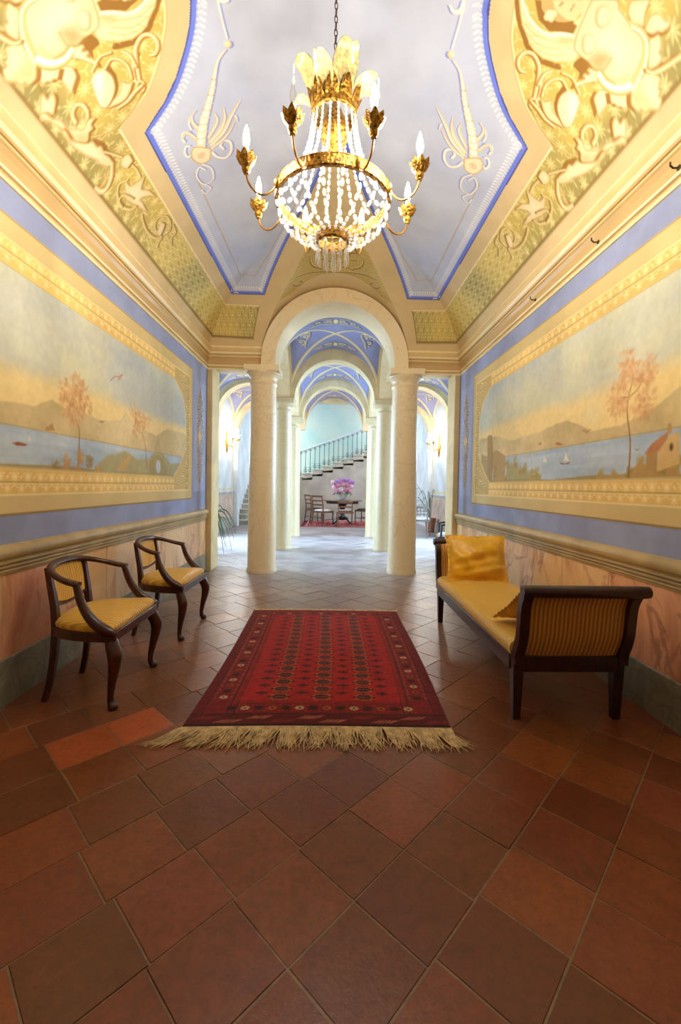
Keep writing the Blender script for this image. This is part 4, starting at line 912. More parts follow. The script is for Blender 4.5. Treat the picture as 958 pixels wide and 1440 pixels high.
def paint_vault(tone):
    g = np.linspace(-1, 1, 150); c = Canvas(g, g, tone); u, v = np.meshgrid(g, g)
    c.A += (fbm(u*3, v*3, 4)[..., None]-.5)*26
    D, G = (74, 70, 92), (220, 200, 158)
    for k in range(4):
        a = k*PI/2; R = np.array(((math.cos(a), -math.sin(a)), (math.sin(a), math.cos(a))))
        T = lambda p: [tuple(R @ np.array(q)) for q in p]
        for mm in (1, -1):
            for p, w in ((spiral((mm*.16, .62), .09, PI/2, 1.3, mm), .03), (spiral((mm*.34, .70), .08, 0 if mm > 0 else PI, 1.2, -mm), .026), ([(0, .52), (mm*.14, .53), (mm*.3, .6), (mm*.46, .64)], .022), ([(0, .7), (mm*.12, .76), (mm*.26, .80)], .02)):
                c.stroke([(x+.016, y-.016) for x, y in T(p)], w*2.2, D, .85, 0); c.stroke(T(p), w*1.3, G, .95, 0)
        p = T([(0, .5), (.05, .6), (.04, .74), (-.04, .74), (-.05, .6)]); c.poly(p, D, .9, grow=.012); c.poly(p, (232, 210, 150), 1)
    rib = np.abs(np.abs(u)-np.abs(v)); k = np.clip((.060-rib)/.02, 0, 1)[..., None]; c.A = c.A*(1-k)+np.array((214, 190, 138))*k
    k = (np.clip((.012-np.abs(rib-.075))/.01, 0, 1)*.6)[..., None]; c.A = c.A*(1-k)+np.array((120, 104, 96))*k
    e = np.maximum(np.abs(u), np.abs(v)); k = np.clip((e-.94)/.02, 0, 1)[..., None]; c.A = c.A*(1-k)+np.array((214, 190, 138))*k
    return c.A, u, v
VA, VU, VV = paint_vault((136, 136, 168))
def vault_bay(x0, x1, y0, y1, zs, rise):
    z = zs+rise*np.maximum(np.sqrt(np.clip(1-VU**2, 0, 1)), np.sqrt(np.clip(1-VV**2, 0, 1)))
    P = np.stack([(x0+x1)/2+VU*(x1-x0)/2, (y0+y1)/2+VV*(y1-y0)/2, z], -1)
    struct(grid_obj('ceiling_vault', P, VA, M_VAULT))
for k in range(3):
    a, b = ROWS[k]+(.37 if k == 0 else .15), ROWS[k+1]-.15
    vault_bay(-.82, .82, a, b, 2.78, .92)
    vault_bay(-AW, -1.12, a, b, 2.78, .86); vault_bay(1.12, AW, a, b, 2.78, .86)
# cross arches and long arches on the column rows
TR = 10
def nexttrim():
    global TR; TR += 1; return 'trim_%d' % TR
def cross_arch(y, x0, x1, r, xc, mat, ring=True):
    struct(arch_wall(x0, x1, 2.78, 3.9, r, xc, 0, y-.13, y+.13).build(nexttrim(), mat, sharp=30))
    if ring: struct(archivolt(r-.015, r+.15, 2.775, 0, y-.16, y+.16, xc).build(nexttrim(), M_PALE2, sharp=30))
for y in ROWS[1:3]:
    cross_arch(y, -1.0, 1.0, .75, 0, M_PALE2)
for y in ROWS[1:]:
    for sd in (-1, 1):
        a, b = sorted((sd*1.0, sd*(AW+.1))); cross_arch(y, a, b, .80, sd*1.94, M_PALE2)
def long_arch(xc, y0, y1):
    m = arch_wall(y0, y1, 2.78, 3.9, (y1-y0)/2-.20, (y0+y1)/2, 0, xc-.15, xc+.15)
    m.v = [(b, a, z) for a, b, z in m.v]; struct(m.build(nexttrim(), M_MARB, sharp=30))
for k in range(3):
    for sd in (-1, 1): long_arch(sd*.97, ROWS[k]+(.1 if k == 0 else 0), ROWS[k+1])
# straight beam that closes the last bay of the nave
m = MB(); m.b2(-1.0, 1.0, 12.45, 12.75, 3.58, 4.3); struct(m.build(nexttrim(), M_PALE2, smooth=False))

# columns
def make_column(name, x, y, mat, label, r=.195):
    o = thing(name, label, 'column', (x, y, 0), 0, 'columns of the arcade')
    m = MB(); m.lathe([(r+.012, 0), (r+.012, .03), (r+.006, .05), (r, .07), (r-.004, .9), (r-.012, 1.7), (r-.024, 2.54), (r-.020, 2.55), (r-.010, 2.565), (r-.010, 2.585), (r-.022, 2.595), (r-.022, 2.60)], 40)
    m.build('shaft', mat, o, sharp=35)
    m = MB(); m.lathe([(r-.022, 2.595), (r-.020, 2.63), (r-.006, 2.655), (r+.022, 2.685), (r+.036, 2.70), (r+.038, 2.715)], 40); m.box((0, 0, 2.752), (.465, .465, .078)); m.build('capital', mat, o, sharp=35, bevel=.004)
    return o
side = {-1: 'left', 1: 'right'}
for k in range(3):
    for sd in (-1, 1):
        d = ['nearest %s marble column, beside the front arch', 'middle %s column, just behind the nearest one', 'farthest thin looking %s column before the flower table'][k] % side[sd]
        make_column('column', sd*.975, ROWS[k]+(0.0 if k else .03), M_MARB if k == 0 else M_MARBG, d)

# side walls of the aisles with tall garden windows (hidden behind the piers) that let the daylight in
WIN = [(6.75, 7.75), (8.5, 9.7)]
for sd, nm in ((-1, 'left'), (1, 'right')):
    x0, x1 = sorted((sd*AW, sd*(AW+.25)))
    m = MB(); ys = [YE+.37, 6.75, 7.75, 8.5, 9.7, 14.9, 16.2, YS+.2]
    for k in range(0, 8, 2): m.b2(x0, x1, ys[k], ys[k+1], -.05, 4.6)
    for a, b in ((6.75, 7.75), (8.5, 9.7)): m.b2(x0, x1, a, b, 2.35, 4.6)
    m.b2(x0, x1, 14.9, 16.2, -.05, 2.0); m.b2(x0, x1, 14.9, 16.2, 3.8, 4.6)
    w = struct(m.build('wall_%s_hall' % nm, M_PALE, smooth=False))
    # return wall behind the portal piers
    a, b = sorted((sd*(HW+.2), sd*(AW+.25))); m = MB(); m.b2(a, b, YE, YE+.37, -.05, 4.2); struct(m.build('wall_return_'+nm, M_OCH, smooth=False))
    m = MB(); m.b2(*sorted((sd*AW, sd*(AW-.012))), 10.5, 12.45, .30, .92); struct(m.build(nexttrim(), M_PINK, smooth=False))
    m = MB(); m.b2(*sorted((sd*AW, sd*(AW-.016))), 9.7, 12.9, 0, .30); struct(m.build(nexttrim(), M_GREYB, smooth=False))
    m = MB(); m.b2(*sorted((sd*AW, sd*(AW-.03))), 10.5, 12.45, .92, .99); struct(m.build(nexttrim(), M_GREYB, smooth=False))
    m = MB()
    for (ya, yb) in ((10.62, 10.67), (12.28, 12.33)): m.b2(*sorted((sd*AW, sd*(AW-.010))), ya, yb, 1.06, 3.2)
    m.b2(*sorted((sd*AW, sd*(AW-.010))), 10.62, 12.33, 1.04, 1.09); struct(m.build(nexttrim(), M_PALE2, smooth=False))
    for y in (8.17, 10.32, 12.6):
        m = MB(); m.b2(*sorted((sd*AW, sd*(AW-.12))), y-.13, y+.13, 0, 2.66); m.b2(*sorted((sd*AW, sd*(AW-.15))), y-.17, y+.17, 2.66, 2.78); struct(m.build(nexttrim(), M_PALE, smooth=False, bevel=.006))
wn = 0
M_WF = nmat('white window joinery', (226, 222, 210), .5, var=.03)
for sd in (-1, 1):
    for a, b, z0, z1 in ((6.75, 7.75, 0, 2.35), (8.5, 9.7, 0, 2.35), (14.9, 16.2, 2.0, 3.8)):
        wn += 1; m = MB(); X = sd*(AW+.20); t = .05
        for q in ((a, a+t, z0, z1), (b-t, b, z0, z1), (a, b, z1-t, z1), (a, b, z0, z0+t), ((a+b)/2-t/2, (a+b)/2+t/2, z0, z1), (a, b, z0+(z1-z0)*.6, z0+(z1-z0)*.6+.03)): m.b2(X-.02, X+.02, q[0], q[1], q[2], q[3])
        struct(m.build('window_%d' % wn, M_WF, smooth=False))

# stair hall: back wall, ceiling with an oval medallion
m = MB(); m.b2(-AW-.25, AW+.25, YS, YS+.2, -.05, 4.6); struct(m.build('wall_back_hall', M_TEAL, smooth=False))
def stair_ceiling():
    U = np.linspace(-AW-.1, AW+.1, 150); V = np.linspace(12.7, YS+.05, 120); c = Canvas(U, V, (150, 150, 206))
    for r, w, cl in ((1.9, .12, (226, 220, 224)), (1.75, .03, (170, 150, 160))): c.ring((0, 15.2), r, w, cl)
    c.disc((0, 14.2), .34, (232, 226, 226), ry=.22); c.disc((0, 14.2), .26, (112, 116, 186), ry=.15); c.disc((0, 14.2), .14, (230, 224, 220), ry=.08)
    u, v = np.meshgrid(U, V); return grid_obj('ceiling_stair_hall', np.stack([u, v, np.full_like(u, 4.42)], -1), c.A, M_VAULT)
struct(stair_ceiling())
# white arc and medallion on the last nave bay show under the beam: painted on its own vault grid above
# ================================================================== CHANDELIER
M_GILT = nmat('old gilt metal', (214, 160, 62), .34, .8, .22, 62, .9, 75, c2=(84, 50, 16), bdist=.012)
M_GILTS = nmat('gilt wire', (206, 150, 66), .35, .85, .12, 30)
M_LEAF = nmat('pale gilt leaf', (232, 208, 140), .3, .15, .14, 45, .4, 60)
M_CRYS = crystal_mat('cut crystal')
M_CANDLE = nmat('ivory candle sleeve', (232, 214, 176), .5, var=.04)
M_BULB = emit_mat('lit bulb', (1.0, .93, .82), 830)
t_ = NT('clear unlit bulb'); _a = t_.new('ShaderNodeBsdfTransparent'); _g = t_.new('ShaderNodeBsdfGlossy'); _g.inputs[1].default_value = .05
_l = t_.new('ShaderNodeLayerWeight'); _l.inputs[0].default_value = .35; _m = t_.new('ShaderNodeMixShader')
t_.link(_l.outputs['Facing'], _m.inputs[0]); t_.link(_a.outputs[0], _m.inputs[1]); t_.link(_g.outputs[0], _m.inputs[2]); t_.link(_m.outputs[0], t_.out.inputs[0]); M_CLEAR = t_.m

def flame(m, c, r=.015, h=.095):
    m.lathe([(r*.55, 0), (r*.8, h*.08), (r, h*.28), (r*.92, h*.48), (r*.55, h*.75), (r*.22, h*.93), (.0008, h)], 12, c)
def leaf_cup(m, c, s=1.0, n=8):
    rows = []
    N = n*4
    for r, z in ((.008, -.03), (.016, -.024), (.020, -.012), (.016, -.002), (.026, .010), (.038, .024), (.046, .040), (.050, .052)):
        row = []
        for k in range(N):
            a = 2*PI*k/N; w = .5+.5*math.cos(n*a); e = max(0, (z-.005)/.05)
            row.append((c[0]+s*(r*(1-.16*e*(1-w)))*math.cos(a), c[1]+s*(r*(1-.16*e*(1-w)))*math.sin(a), c[2]+s*(z-.020*e*(1-w)+.0)))
        rows.append(row)
    m.strip(rows, True); m.lathe([(.012*s, -.034*s), (.012*s, .02*s)], 10, c)
def bead(m, c, d, l, r):
    q = Vector((0, 0, 1)).rotation_difference(Vector(d).normalized()).to_matrix()
    m.ell(c, (r, r, l), 6, 4, q)
def strand(pts, l=.0115, r=.0072, gap=1.02, taper=None):
    m = MB(); P = [Vector(p) for p in smooth_pts(pts, 14)]; s = [0]
    for a, b in zip(P, P[1:]): s.append(s[-1]+(b-a).length)
    x = l
    while x < s[-1]-l*.5:
        k = next(i for i in range(1, len(s)) if s[i] >= x); f = (x-s[k-1])/max(s[k]-s[k-1], 1e-9); p = P[k-1].lerp(P[k], f)
        sc = 1.0 if taper is None else taper[0]+(taper[1]-taper[0])*x/s[-1]
        bead(m, p, P[k]-P[k-1], l*.95*sc, r*sc); x += 2*l*gap*sc
    return m
def drop(m, c, h=.06, r=.009):
    m.lathe([(.001, 0), (r, -h*.25*-1 if False else h*.22), (r*.8, h*.6), (r*.4, h*.85), (.001, h)], 6, (c[0], c[1], c[2]-h))

def build_chandelier():
    cx, cy, zb = -.024, 2.30, 2.31
    o = thing('chandelier', 'gilt and crystal basket chandelier with eight candle arms hanging above the rug', 'chandelier', (cx, cy, zb))
    Z = lambda z: z-zb
    m = MB()                                                     # chain of long links
    z = 3.20; k = 0; top = float(vault(np.array(cx), np.array(cy)))-.03
    while z < top:
        n = 10; R = Matrix.Rotation(PI/2*(k % 2)+.4, 3, 'Z')
        m.tube([R @ Vector((.008*math.cos(2*PI*i/n), 0, .021*math.sin(2*PI*i/n)))+Vector((0, 0, Z(z))) for i in range(n)], .0026, 6, closed=True); z += .034; k += 1
    m.build('chain', nmat('dark bronze chain', (120, 92, 50), .4, .8), o)
    m = MB(); m.lathe([(.055, Z(top)+.028), (.055, Z(top)+.015), (.03, Z(top)-.005), (.012, Z(top)-.02), (.004, Z(top)-.03)], 20); m.build('ceiling_rose', M_GILT, o)
    m = MB(); m.lathe([(.004, Z(3.22)), (.012, Z(3.18)), (.035, Z(3.15)), (.055, Z(3.10)), (.072, Z(3.04)), (.066, Z(2.99)), (.03, Z(2.955)), (.015, Z(2.93)), (.010, Z(2.915)), (.016, Z(2.90)), (.002, Z(2.885))], 20); m.build('centre_stem', M_GILT, o)
    def band(r, z0, z1, th, name, mat):
        m = MB(); N = 48
        pr = [(r-th, z0), (r, z0), (r+.004, z0+.006), (r+.001, z0+.012), (r+.003, (z0+z1)/2), (r+.001, z1-.012), (r+.004, z1-.006), (r, z1), (r-th, z1)]
        m.strip([[((q[0])*math.cos(2*PI*k/N), q[0]*math.sin(2*PI*k/N), Z(q[1])) for k in range(N)] for q in pr+[pr[0]]], True); return m.build(name, mat, o, sharp=50)
    band(.113, 3.105, 3.165, .010, 'upper_ring', M_GILT); band(.298, 2.655, 2.715, .014, 'main_ring', M_GILT); band(.082, 2.462, 2.512, .010, 'lower_ring', M_GILT)
    for k in range(8):                                           # crown of curling leaves
        a = 2*PI*(k+.5)/8; m = MB(); rows = []
        up = [(.108, 3.15, .036), (.112, 3.19, .046), (.122, 3.235, .056), (.140, 3.275, .062), (.165, 3.31, .058), (.192, 3.325, .044), (.212, 3.318, .028), (.222, 3.30, .010)]
        if k % 2: up = [(.108+(r-.108)*1.12, 3.15+(z-3.15)*.62, w*.8) for r, z, w in up]
        for r, z, w in up:
            row = []
            for q in (-1, -.5, 0, .5, 1):
                rr = r-.012*(1-abs(q)); x, y = rr, q*w*(1+.16*math.sin(z*150))
                row.append((x*math.cos(a)-y*math.sin(a), x*math.sin(a)+y*math.cos(a), Z(z+.006*abs(q))))
            rows.append(row)
        m.strip(rows); lf = m.build('crown_leaf', M_LEAF, o, solid=.004, sub=1)
        r, z, w = up[-1]; m = strand([(r*math.cos(a), r*math.sin(a), Z(z-.005)), (r*math.cos(a), r*math.sin(a), Z(z-.06))], .008, .006); drop(m, (r*math.cos(a), r*math.sin(a), Z(z-.058)), .05, .008); m.build('crystal_pendant', M_CRYS, o)
    for k in range(10):                                          # pointed gilt leaves at the foot of the crown
        a = 2*PI*k/10+.2; m = MB(); rows = []
        for r, z, w in ((.114, 3.14, .034), (.120, 3.175, .032), (.130, 3.205, .022), (.144, 3.232, .004)):
            rows.append([((r-.008*(1-abs(q)))*math.cos(a)-q*w*math.sin(a), (r-.008*(1-abs(q)))*math.sin(a)+q*w*math.cos(a), Z(z)) for q in (-1, 0, 1)])
        m.strip(rows); m.build('base_leaf', M_GILT, o, solid=.004)
    for k in range(18):                                          # upper skirt
        a = 2*PI*k/18; p = [(.112, 3.11), (.122, 3.02), (.150, 2.90), (.20, 2.79), (.285, 2.705)]
        strand([(r*math.cos(a), r*math.sin(a), Z(z)) for r, z in p], .0165, .0095, 1.10, (.62, 1.15)).build('crystal_strand', M_CRYS, o)
    for k in range(20):                                          # lower basket
        a = 2*PI*(k+.5)/20; p = [(.290, 2.655), (.275, 2.60), (.225, 2.545), (.155, 2.51), (.085, 2.495)]
        strand([(r*math.cos(a), r*math.sin(a), Z(z)) for r, z in p], .0175, .0105, 1.08, (1.15, .75)).build('crystal_strand', M_CRYS, o)
    for k in range(12):                                          # swags below the main ring and drops under the lower ring
        a = 2*PI*k/12; m = MB(); x, y = .080*math.cos(a), .080*math.sin(a); bead(m, (x, y, Z(2.452)), (0, 0, 1), .009, .006); drop(m, (x, y, Z(2.442)), .085, .0085); m.build('crystal_drop', M_CRYS, o)
    for k in range(5):
        a = 2*PI*k/5; m = MB(); x, y = .035*math.cos(a), .035*math.sin(a); bead(m, (x, y, Z(2.44)), (0, 0, 1), .009, .006); drop(m, (x, y, Z(2.43)), .11, .0085); m.build('crystal_drop', M_CRYS, o)
    for k in range(8):
        a = -PI/2+PI/8+k*PI/4; ca, sa = math.cos(a), math.sin(a)
        p = [(.298, 2.685), (.325, 2.640), (.365, 2.612), (.410, 2.618), (.440, 2.650), (.452, 2.690)]
        m = MB(); m.tube(smooth_pts([(r*ca, r*sa, Z(z)) for r, z in p], 5), .0050, 8); m.ell((.302*ca, .302*sa, Z(2.685)), (.014, .014, .026), 8, 6); arm = m.build('arm', M_GILTS, o)
        m = MB(); leaf_cup(m, (.452*ca, .452*sa, Z(2.722)), 1.05); m.build('candle_cup', M_GILT, arm, sharp=60)
        m = MB(); m.lathe([(.0115, Z(2.735)), (.0115, Z(2.815)), (.008, Z(2.818))], 12, (.452*ca, .452*sa, 0)); m.build('candle_sleeve', M_CANDLE, arm)
        m = MB(); flame(m, (.452*ca, .452*sa, Z(2.816)), .016 if k != 7 else .014, .10)
        b = m.build('bulb', M_BULB if k != 7 else M_CLEAR, arm)
        if k == 7: b['label'] = 'clear unlit bulb'
    return o
build_chandelier()

# ================================================================== TUB CHAIRS
M_MAHO = wood_mat('dark mahogany', (88, 38, 16), (40, 15, 8))
M_SATY = stripe_mat('gold ribbed silk seat', 1, .0230, (255, 206, 72), (228, 166, 42), .55, .42)
M_SATB = stripe_mat('gold ribbed silk back', 1, .0200, (255, 206, 72), (228, 166, 42), .55, .42)
def seat_plan(f=1.0, dx=0.0):
    h = [(.222, .0), (.222, .15), (.220, .285), (.19, .297), (.10, .292), (.0, .272), (-.09, .238), (-.155, .19), (-.188, .12), (-.196, 0)]
    p = h+[(x, -y) for x, y in h[-2:0:-1]]
    return [(x*f+dx, y*f) for x, y in p]
def make_tub_chair(name, label, loc, rz):
    o = thing(name, label, 'chair', loc, rz, 'tub chairs on the left')
    m = MB(); m.prism(seat_plan(), .362, .415); m.build('seat_frame', M_MAHO, o, bevel=.006, sharp=50)
    m = MB(); rows = []
    for f, z in ((.965, .412), (.985, .425), (.975, .441), (.93, .452), (.82, .463), (.6, .472), (.3, .477), (.02, .478)):
        P = seat_plan(f); rows.append([(x, y, z) for x, y in P])
    m.strip(rows, True); m.add([(x, y, .478) for x, y in seat_plan(.02)], [tuple(range(18))]); m.build('seat', M_SATY, o, sub=1, sharp=0)
    for s in (-1, 1):
        p = [(.188, s*.262, .370), (.200, s*.268, .335), (.216, s*.279, .285), (.212, s*.277, .22), (.197, s*.268, .14), (.187, s*.262, .07), (.190, s*.264, .035), (.203, s*.271, .016), (.208, s*.274, .002)]
        m = MB(); m.tube(smooth_pts(p, 4), list(np.interp(np.linspace(0, 1, 33), np.linspace(0, 1, 9), [.032, .036, .037, .030, .022, .0165, .0175, .026, .022])), 10); m.build('leg', M_MAHO, o, sharp=60)
        p = [(-.150, s*.165, .40), (-.160, s*.168, .25), (-.176, s*.174, .12), (-.203, s*.182, .0)]
        m = MB(); m.tube(smooth_pts(p, 4), list(np.linspace(.026, .019, 13)), 4, up=(0, 1, 0)); m.build('leg', M_MAHO, o, bevel=.003)
        p = [(-.150, s*.165, .40), (-.160, s*.166, .52), (-.178, s*.170, .64), (-.192, s*.172, .73)]
        m = MB(); m.tube(smooth_pts(p, 4), list(np.linspace(.026, .019, 13)), 4, up=(0, 1, 0)); m.build('back_post', M_MAHO, o, bevel=.003)
        p = [(.012, s*.270, .662), (.024, s*.273, .625), (.040, s*.277, .575), (.072, s*.282, .515), (.118, s*.287, .462), (.172, s*.290, .428), (.214, s*.289, .412)]
        m = MB(); m.tube(smooth_pts(p, 4), list(np.interp(np.linspace(0, 1, 25), np.linspace(0, 1, 7), [.018, .019, .021, .024, .027, .028, .018])), 8, up=(0, 1, 0)); m.build('arm_support', M_MAHO, o, sharp=60)
    h = [(.030, .270, .660), (-.03, .266, .672), (-.09, .248, .690), (-.145, .212, .710), (-.183, .158, .727), (-.203, .085, .738), (-.208, 0, .742)]
    p = h+[(x, -y, z) for x, y, z in h[-2::-1]]
    m = MB(); P = smooth_pts(p, 5); m.tube(P, list(np.interp(np.linspace(0, 1, len(P)), [0, .05, .2, .5, .8, .95, 1], [.020, .021, .019, .024, .019, .021, .020])), 10, .8); m.build('top_rail', M_MAHO, o, sharp=60)
    # padded back between the posts, its lower edge bowed
    def slab(y0, z0, z1, bow, th, x_of, n=12):
        m = MB(); rows = []
        for i in range(n+1):
            t = -1+2*i/n; y = y0*t; zb = z0-bow*(1-t*t); bul = th*(1-.55*t**4)
            xs = x_of(y); rows.append([(xs(zb)-.010, y, zb), (xs(zb)+bul*.4, y, zb), (xs((zb+z1)/2)+bul, y, (zb+z1)/2), (xs(z1)+bul*.4, y, z1), (xs(z1)-.010, y, z1)])
        m.strip(rows, False)
        for r in (rows[0], rows[-1]): m.add(r, [tuple(range(5))])
        m.strip([[r[4], r[0]] for r in rows]); return m
    xo = lambda y: (lambda z: -.158-.034*(z-.5)/.22-.018*(1-(y/.15)**2))
    slab(.143, .545, .722, .028, .016, xo).build('backrest', M_SATB, o, sharp=50)
    m = MB(); P = [(xo(y)(.52)-.004, y, .533-.028*(1-(y/.15)**2)) for y in np.linspace(-.150, .150, 13)]; m.tube(P, .013, 6); m.build('back_rail', M_MAHO, o)
    return o
ch = make_tub_chair('tub_chair', 'nearer mahogany tub chair with gold ribbed seat, closest to the camera on the left', (-1.352, 2.565, 0), math.radians(1))
dup(ch, (-1.342, 3.60, 0), math.radians(-1), 'farther mahogany tub chair with gold ribbed seat, beside the left pier')

# ================================================================== DAYBED
M_DSTX = stripe_mat('gold and tan striped silk', 0, .0215, (226, 164, 54), (166, 104, 30), .35, .5)
M_DSTY = stripe_mat('gold ribbed silk mattress', 1, .0185, (252, 204, 66), (232, 176, 48), .45, .42)
M_DARKM = wood_mat('dark red mahogany', (62, 26, 16), (28, 12, 8), .3)
def build_daybed():
    x0, x1, y0, y1 = .945, 1.535, 2.20, 3.84
    o = thing('daybed', 'long mahogany daybed with gold striped ends and mattress along the right wall', 'daybed', ((x0+x1)/2, (y0+y1)/2, 0))
    cx, cy = (x0+x1)/2, (y0+y1)/2; hx, hy = (x1-x0)/2, (y1-y0)/2
    PR = [(0.0, .30), (.004, .345), (.028, .395), (.050, .46), (.060, .54), (.068, .61), (.088, .66), (.112, .690)]
    PRs = smooth_pts(PR, 4)
    for e in (-1, 1):
        for s in (-1, 1):
            m = MB(); t = .030; b = .019; X, Y = s*(hx-.03), e*(hy-.02)
            m.add([(X-b, Y-b, 0), (X+b, Y-b, 0), (X+b, Y+b, 0), (X-b, Y+b, 0), (X-t, Y-t, .34), (X+t, Y-t, .34), (X+t, Y+t, .34), (X-t, Y+t, .34)], [(3, 2, 1, 0), (4, 5, 6, 7), (0, 1, 5, 4), (1, 2, 6, 5), (2, 3, 7, 6), (3, 0, 4, 7)]); m.build('leg', M_DARKM, o, bevel=.003)
        m = MB()                                                 # scrolled end frame: two stiles, lower rail
        for s in (-1, 1):
            rows = []
            for i, (d, z) in enumerate(PRs):
                w = .034-.010*math.sin(PI*i/len(PRs)); Y = e*(hy+d); X = s*(hx-.018)
                th = .030
                rows.append([(X-s*th, Y-w, z), (X+s*.020, Y-w, z), (X+s*.020, Y+w, z), (X-s*th, Y+w, z)])
            m.strip(rows, True); m.add(rows[0]+rows[-1], [(0, 1, 2, 3), (4, 5, 6, 7)])
        m.b2(-hx+.02, hx-.02, e*hy-.022, e*hy+.022, .26, .345)
        m.build('end_frame', M_DARKM, o, bevel=.004, sharp=50)
        m = MB(); Y = e*(hy+.118)
        m.tube([(-hx-.012, Y, .700), (-hx, Y, .700), (hx, Y, .700), (hx+.030, Y, .700)], [.027, .031, .031, .029], 16); m.build('top_roll', M_DARKM, o, sharp=50)
        for sgn, nm in ((1, 'end_panel'),):
            m = MB(); rows = []; n = 14
            for d, z in PRs[3:]:
                rows.append([(-hx+.045+(2*hx-.09)*k/n, e*(hy+d)+e*(.012*(1-(2*k/n-1)**6)), z) for k in range(n+1)])
            back = [[(x, y-e*.045, z) for x, y, z in r] for r in rows]
            m.strip(rows); m.strip(back); m.strip([[r[0] for r in rows], [r[0] for r in back]]); m.strip([[r[-1] for r in rows], [r[-1] for r in back]]); m.strip([rows[0], back[0]])
            m.build(nm, M_DSTX, o, sharp=50)
    for s in (-1, 1):
        m = MB(); m.b2(s*(hx-.012)-.018, s*(hx-.012)+.018, -hy+.03, hy-.03, .255, .335); m.build('side_rail', M_DARKM, o, bevel=.004)
    m = MB(); rows = []
    prof2 = [(-hx+.006, .325), (-hx-.002, .34), (-hx-.006, .365), (-hx+.0, .392), (-hx+.022, .410), (-hx+.08, .419), (-.1, .427), (.1, .427), (hx-.08, .419), (hx-.022, .410), (hx, .392), (hx+.006, .365), (hx+.002, .34), (hx-.006, .325)]
    for i in range(25):
        t = i/24; Y = (-hy+.03)+(2*hy-.06)*t; dip = -.006*math.sin(PI*t)
        rows.append([(x, Y, z+(dip if z > .4 else 0)) for x, z in prof2])
    m.strip(rows); m.add(rows[0]+rows[-1], [tuple(range(14)), tuple(range(14, 28))]); m.build('mattress', M_DSTY, o, sharp=60)
    return o
build_daybed()

M_SILK = nmat('mustard silk', (248, 186, 30), .38, var=.06, scale=8, bstr=.15, bscale=14, bdist=.012, Sheen_Weight=.3)
def cushion(name, label, loc, rot, w, h, th, seed, corner=None):
    m = MB(); N = 30; rng = np.random.default_rng(seed); top, bot = [], []
    g = np.linspace(-1, 1, N+1)
    for sgn, R in ((1, top), (-1, bot)):
        for t in g:
            r = []
            for s in g:
                a = min(abs(s)/.90, 1); b = min(abs(t)/.88, 1); f = (max(0, 1-a**2.6)*max(0, 1-b**2.6))**.55
                wr = 0
                if sgn > 0:
                    wr = .017*math.sin(6*t+1.6*math.sin(2.4*s+seed))*math.exp(-((s*.8-.05)**2)*2.0)*f+.009*math.sin(8*s+3*t+2*math.sin(3*t))*f+.007*math.sin(15*t-5*s)*f*math.exp(-(t+.3)**2*3)
                pin = 1-.06*(1-abs(s))*abs(t)**3; pin2 = 1-.06*(1-abs(t))*abs(s)**3
                z = sgn*(th*.5*f)+wr+.004*math.sin(31*s)*(abs(t) > .9)+.004*math.sin(29*t)*(abs(s) > .9)+sgn*.0025
                if corner and s < -.55 and t < -.4: z += corner*((-.55-s)/.45)*((-.4-t)/.6)
                r.append((s*w/2*pin2, t*h/2*pin, z))
            R.append(r)
    m.strip(top); m.strip(bot)
    per = lambda R: R[0]+[r[-1] for r in R[1:]]+R[-1][-2::-1]+[r[0] for r in R[-2:0:-1]]
    m.strip([per(top), per(bot)], True)
    o = m.build(name, M_SILK, None, sharp=0); o.location = loc; o.rotation_euler = rot
    return tag(o, label, 'cushion', 'gold silk cushions on the daybed')
cushion('cushion', 'wrinkled gold silk cushion leaning upright at the far end of the daybed', (1.235, 3.665, .604), (math.radians(70), 0, math.radians(-4)), .51, .40, .15, 3)
cushion('cushion', 'gold silk cushion mostly hidden behind the near end of the daybed', (1.232, 2.360, .555), (math.radians(33), 0, math.radians(180)), .54, .44, .10, 8)

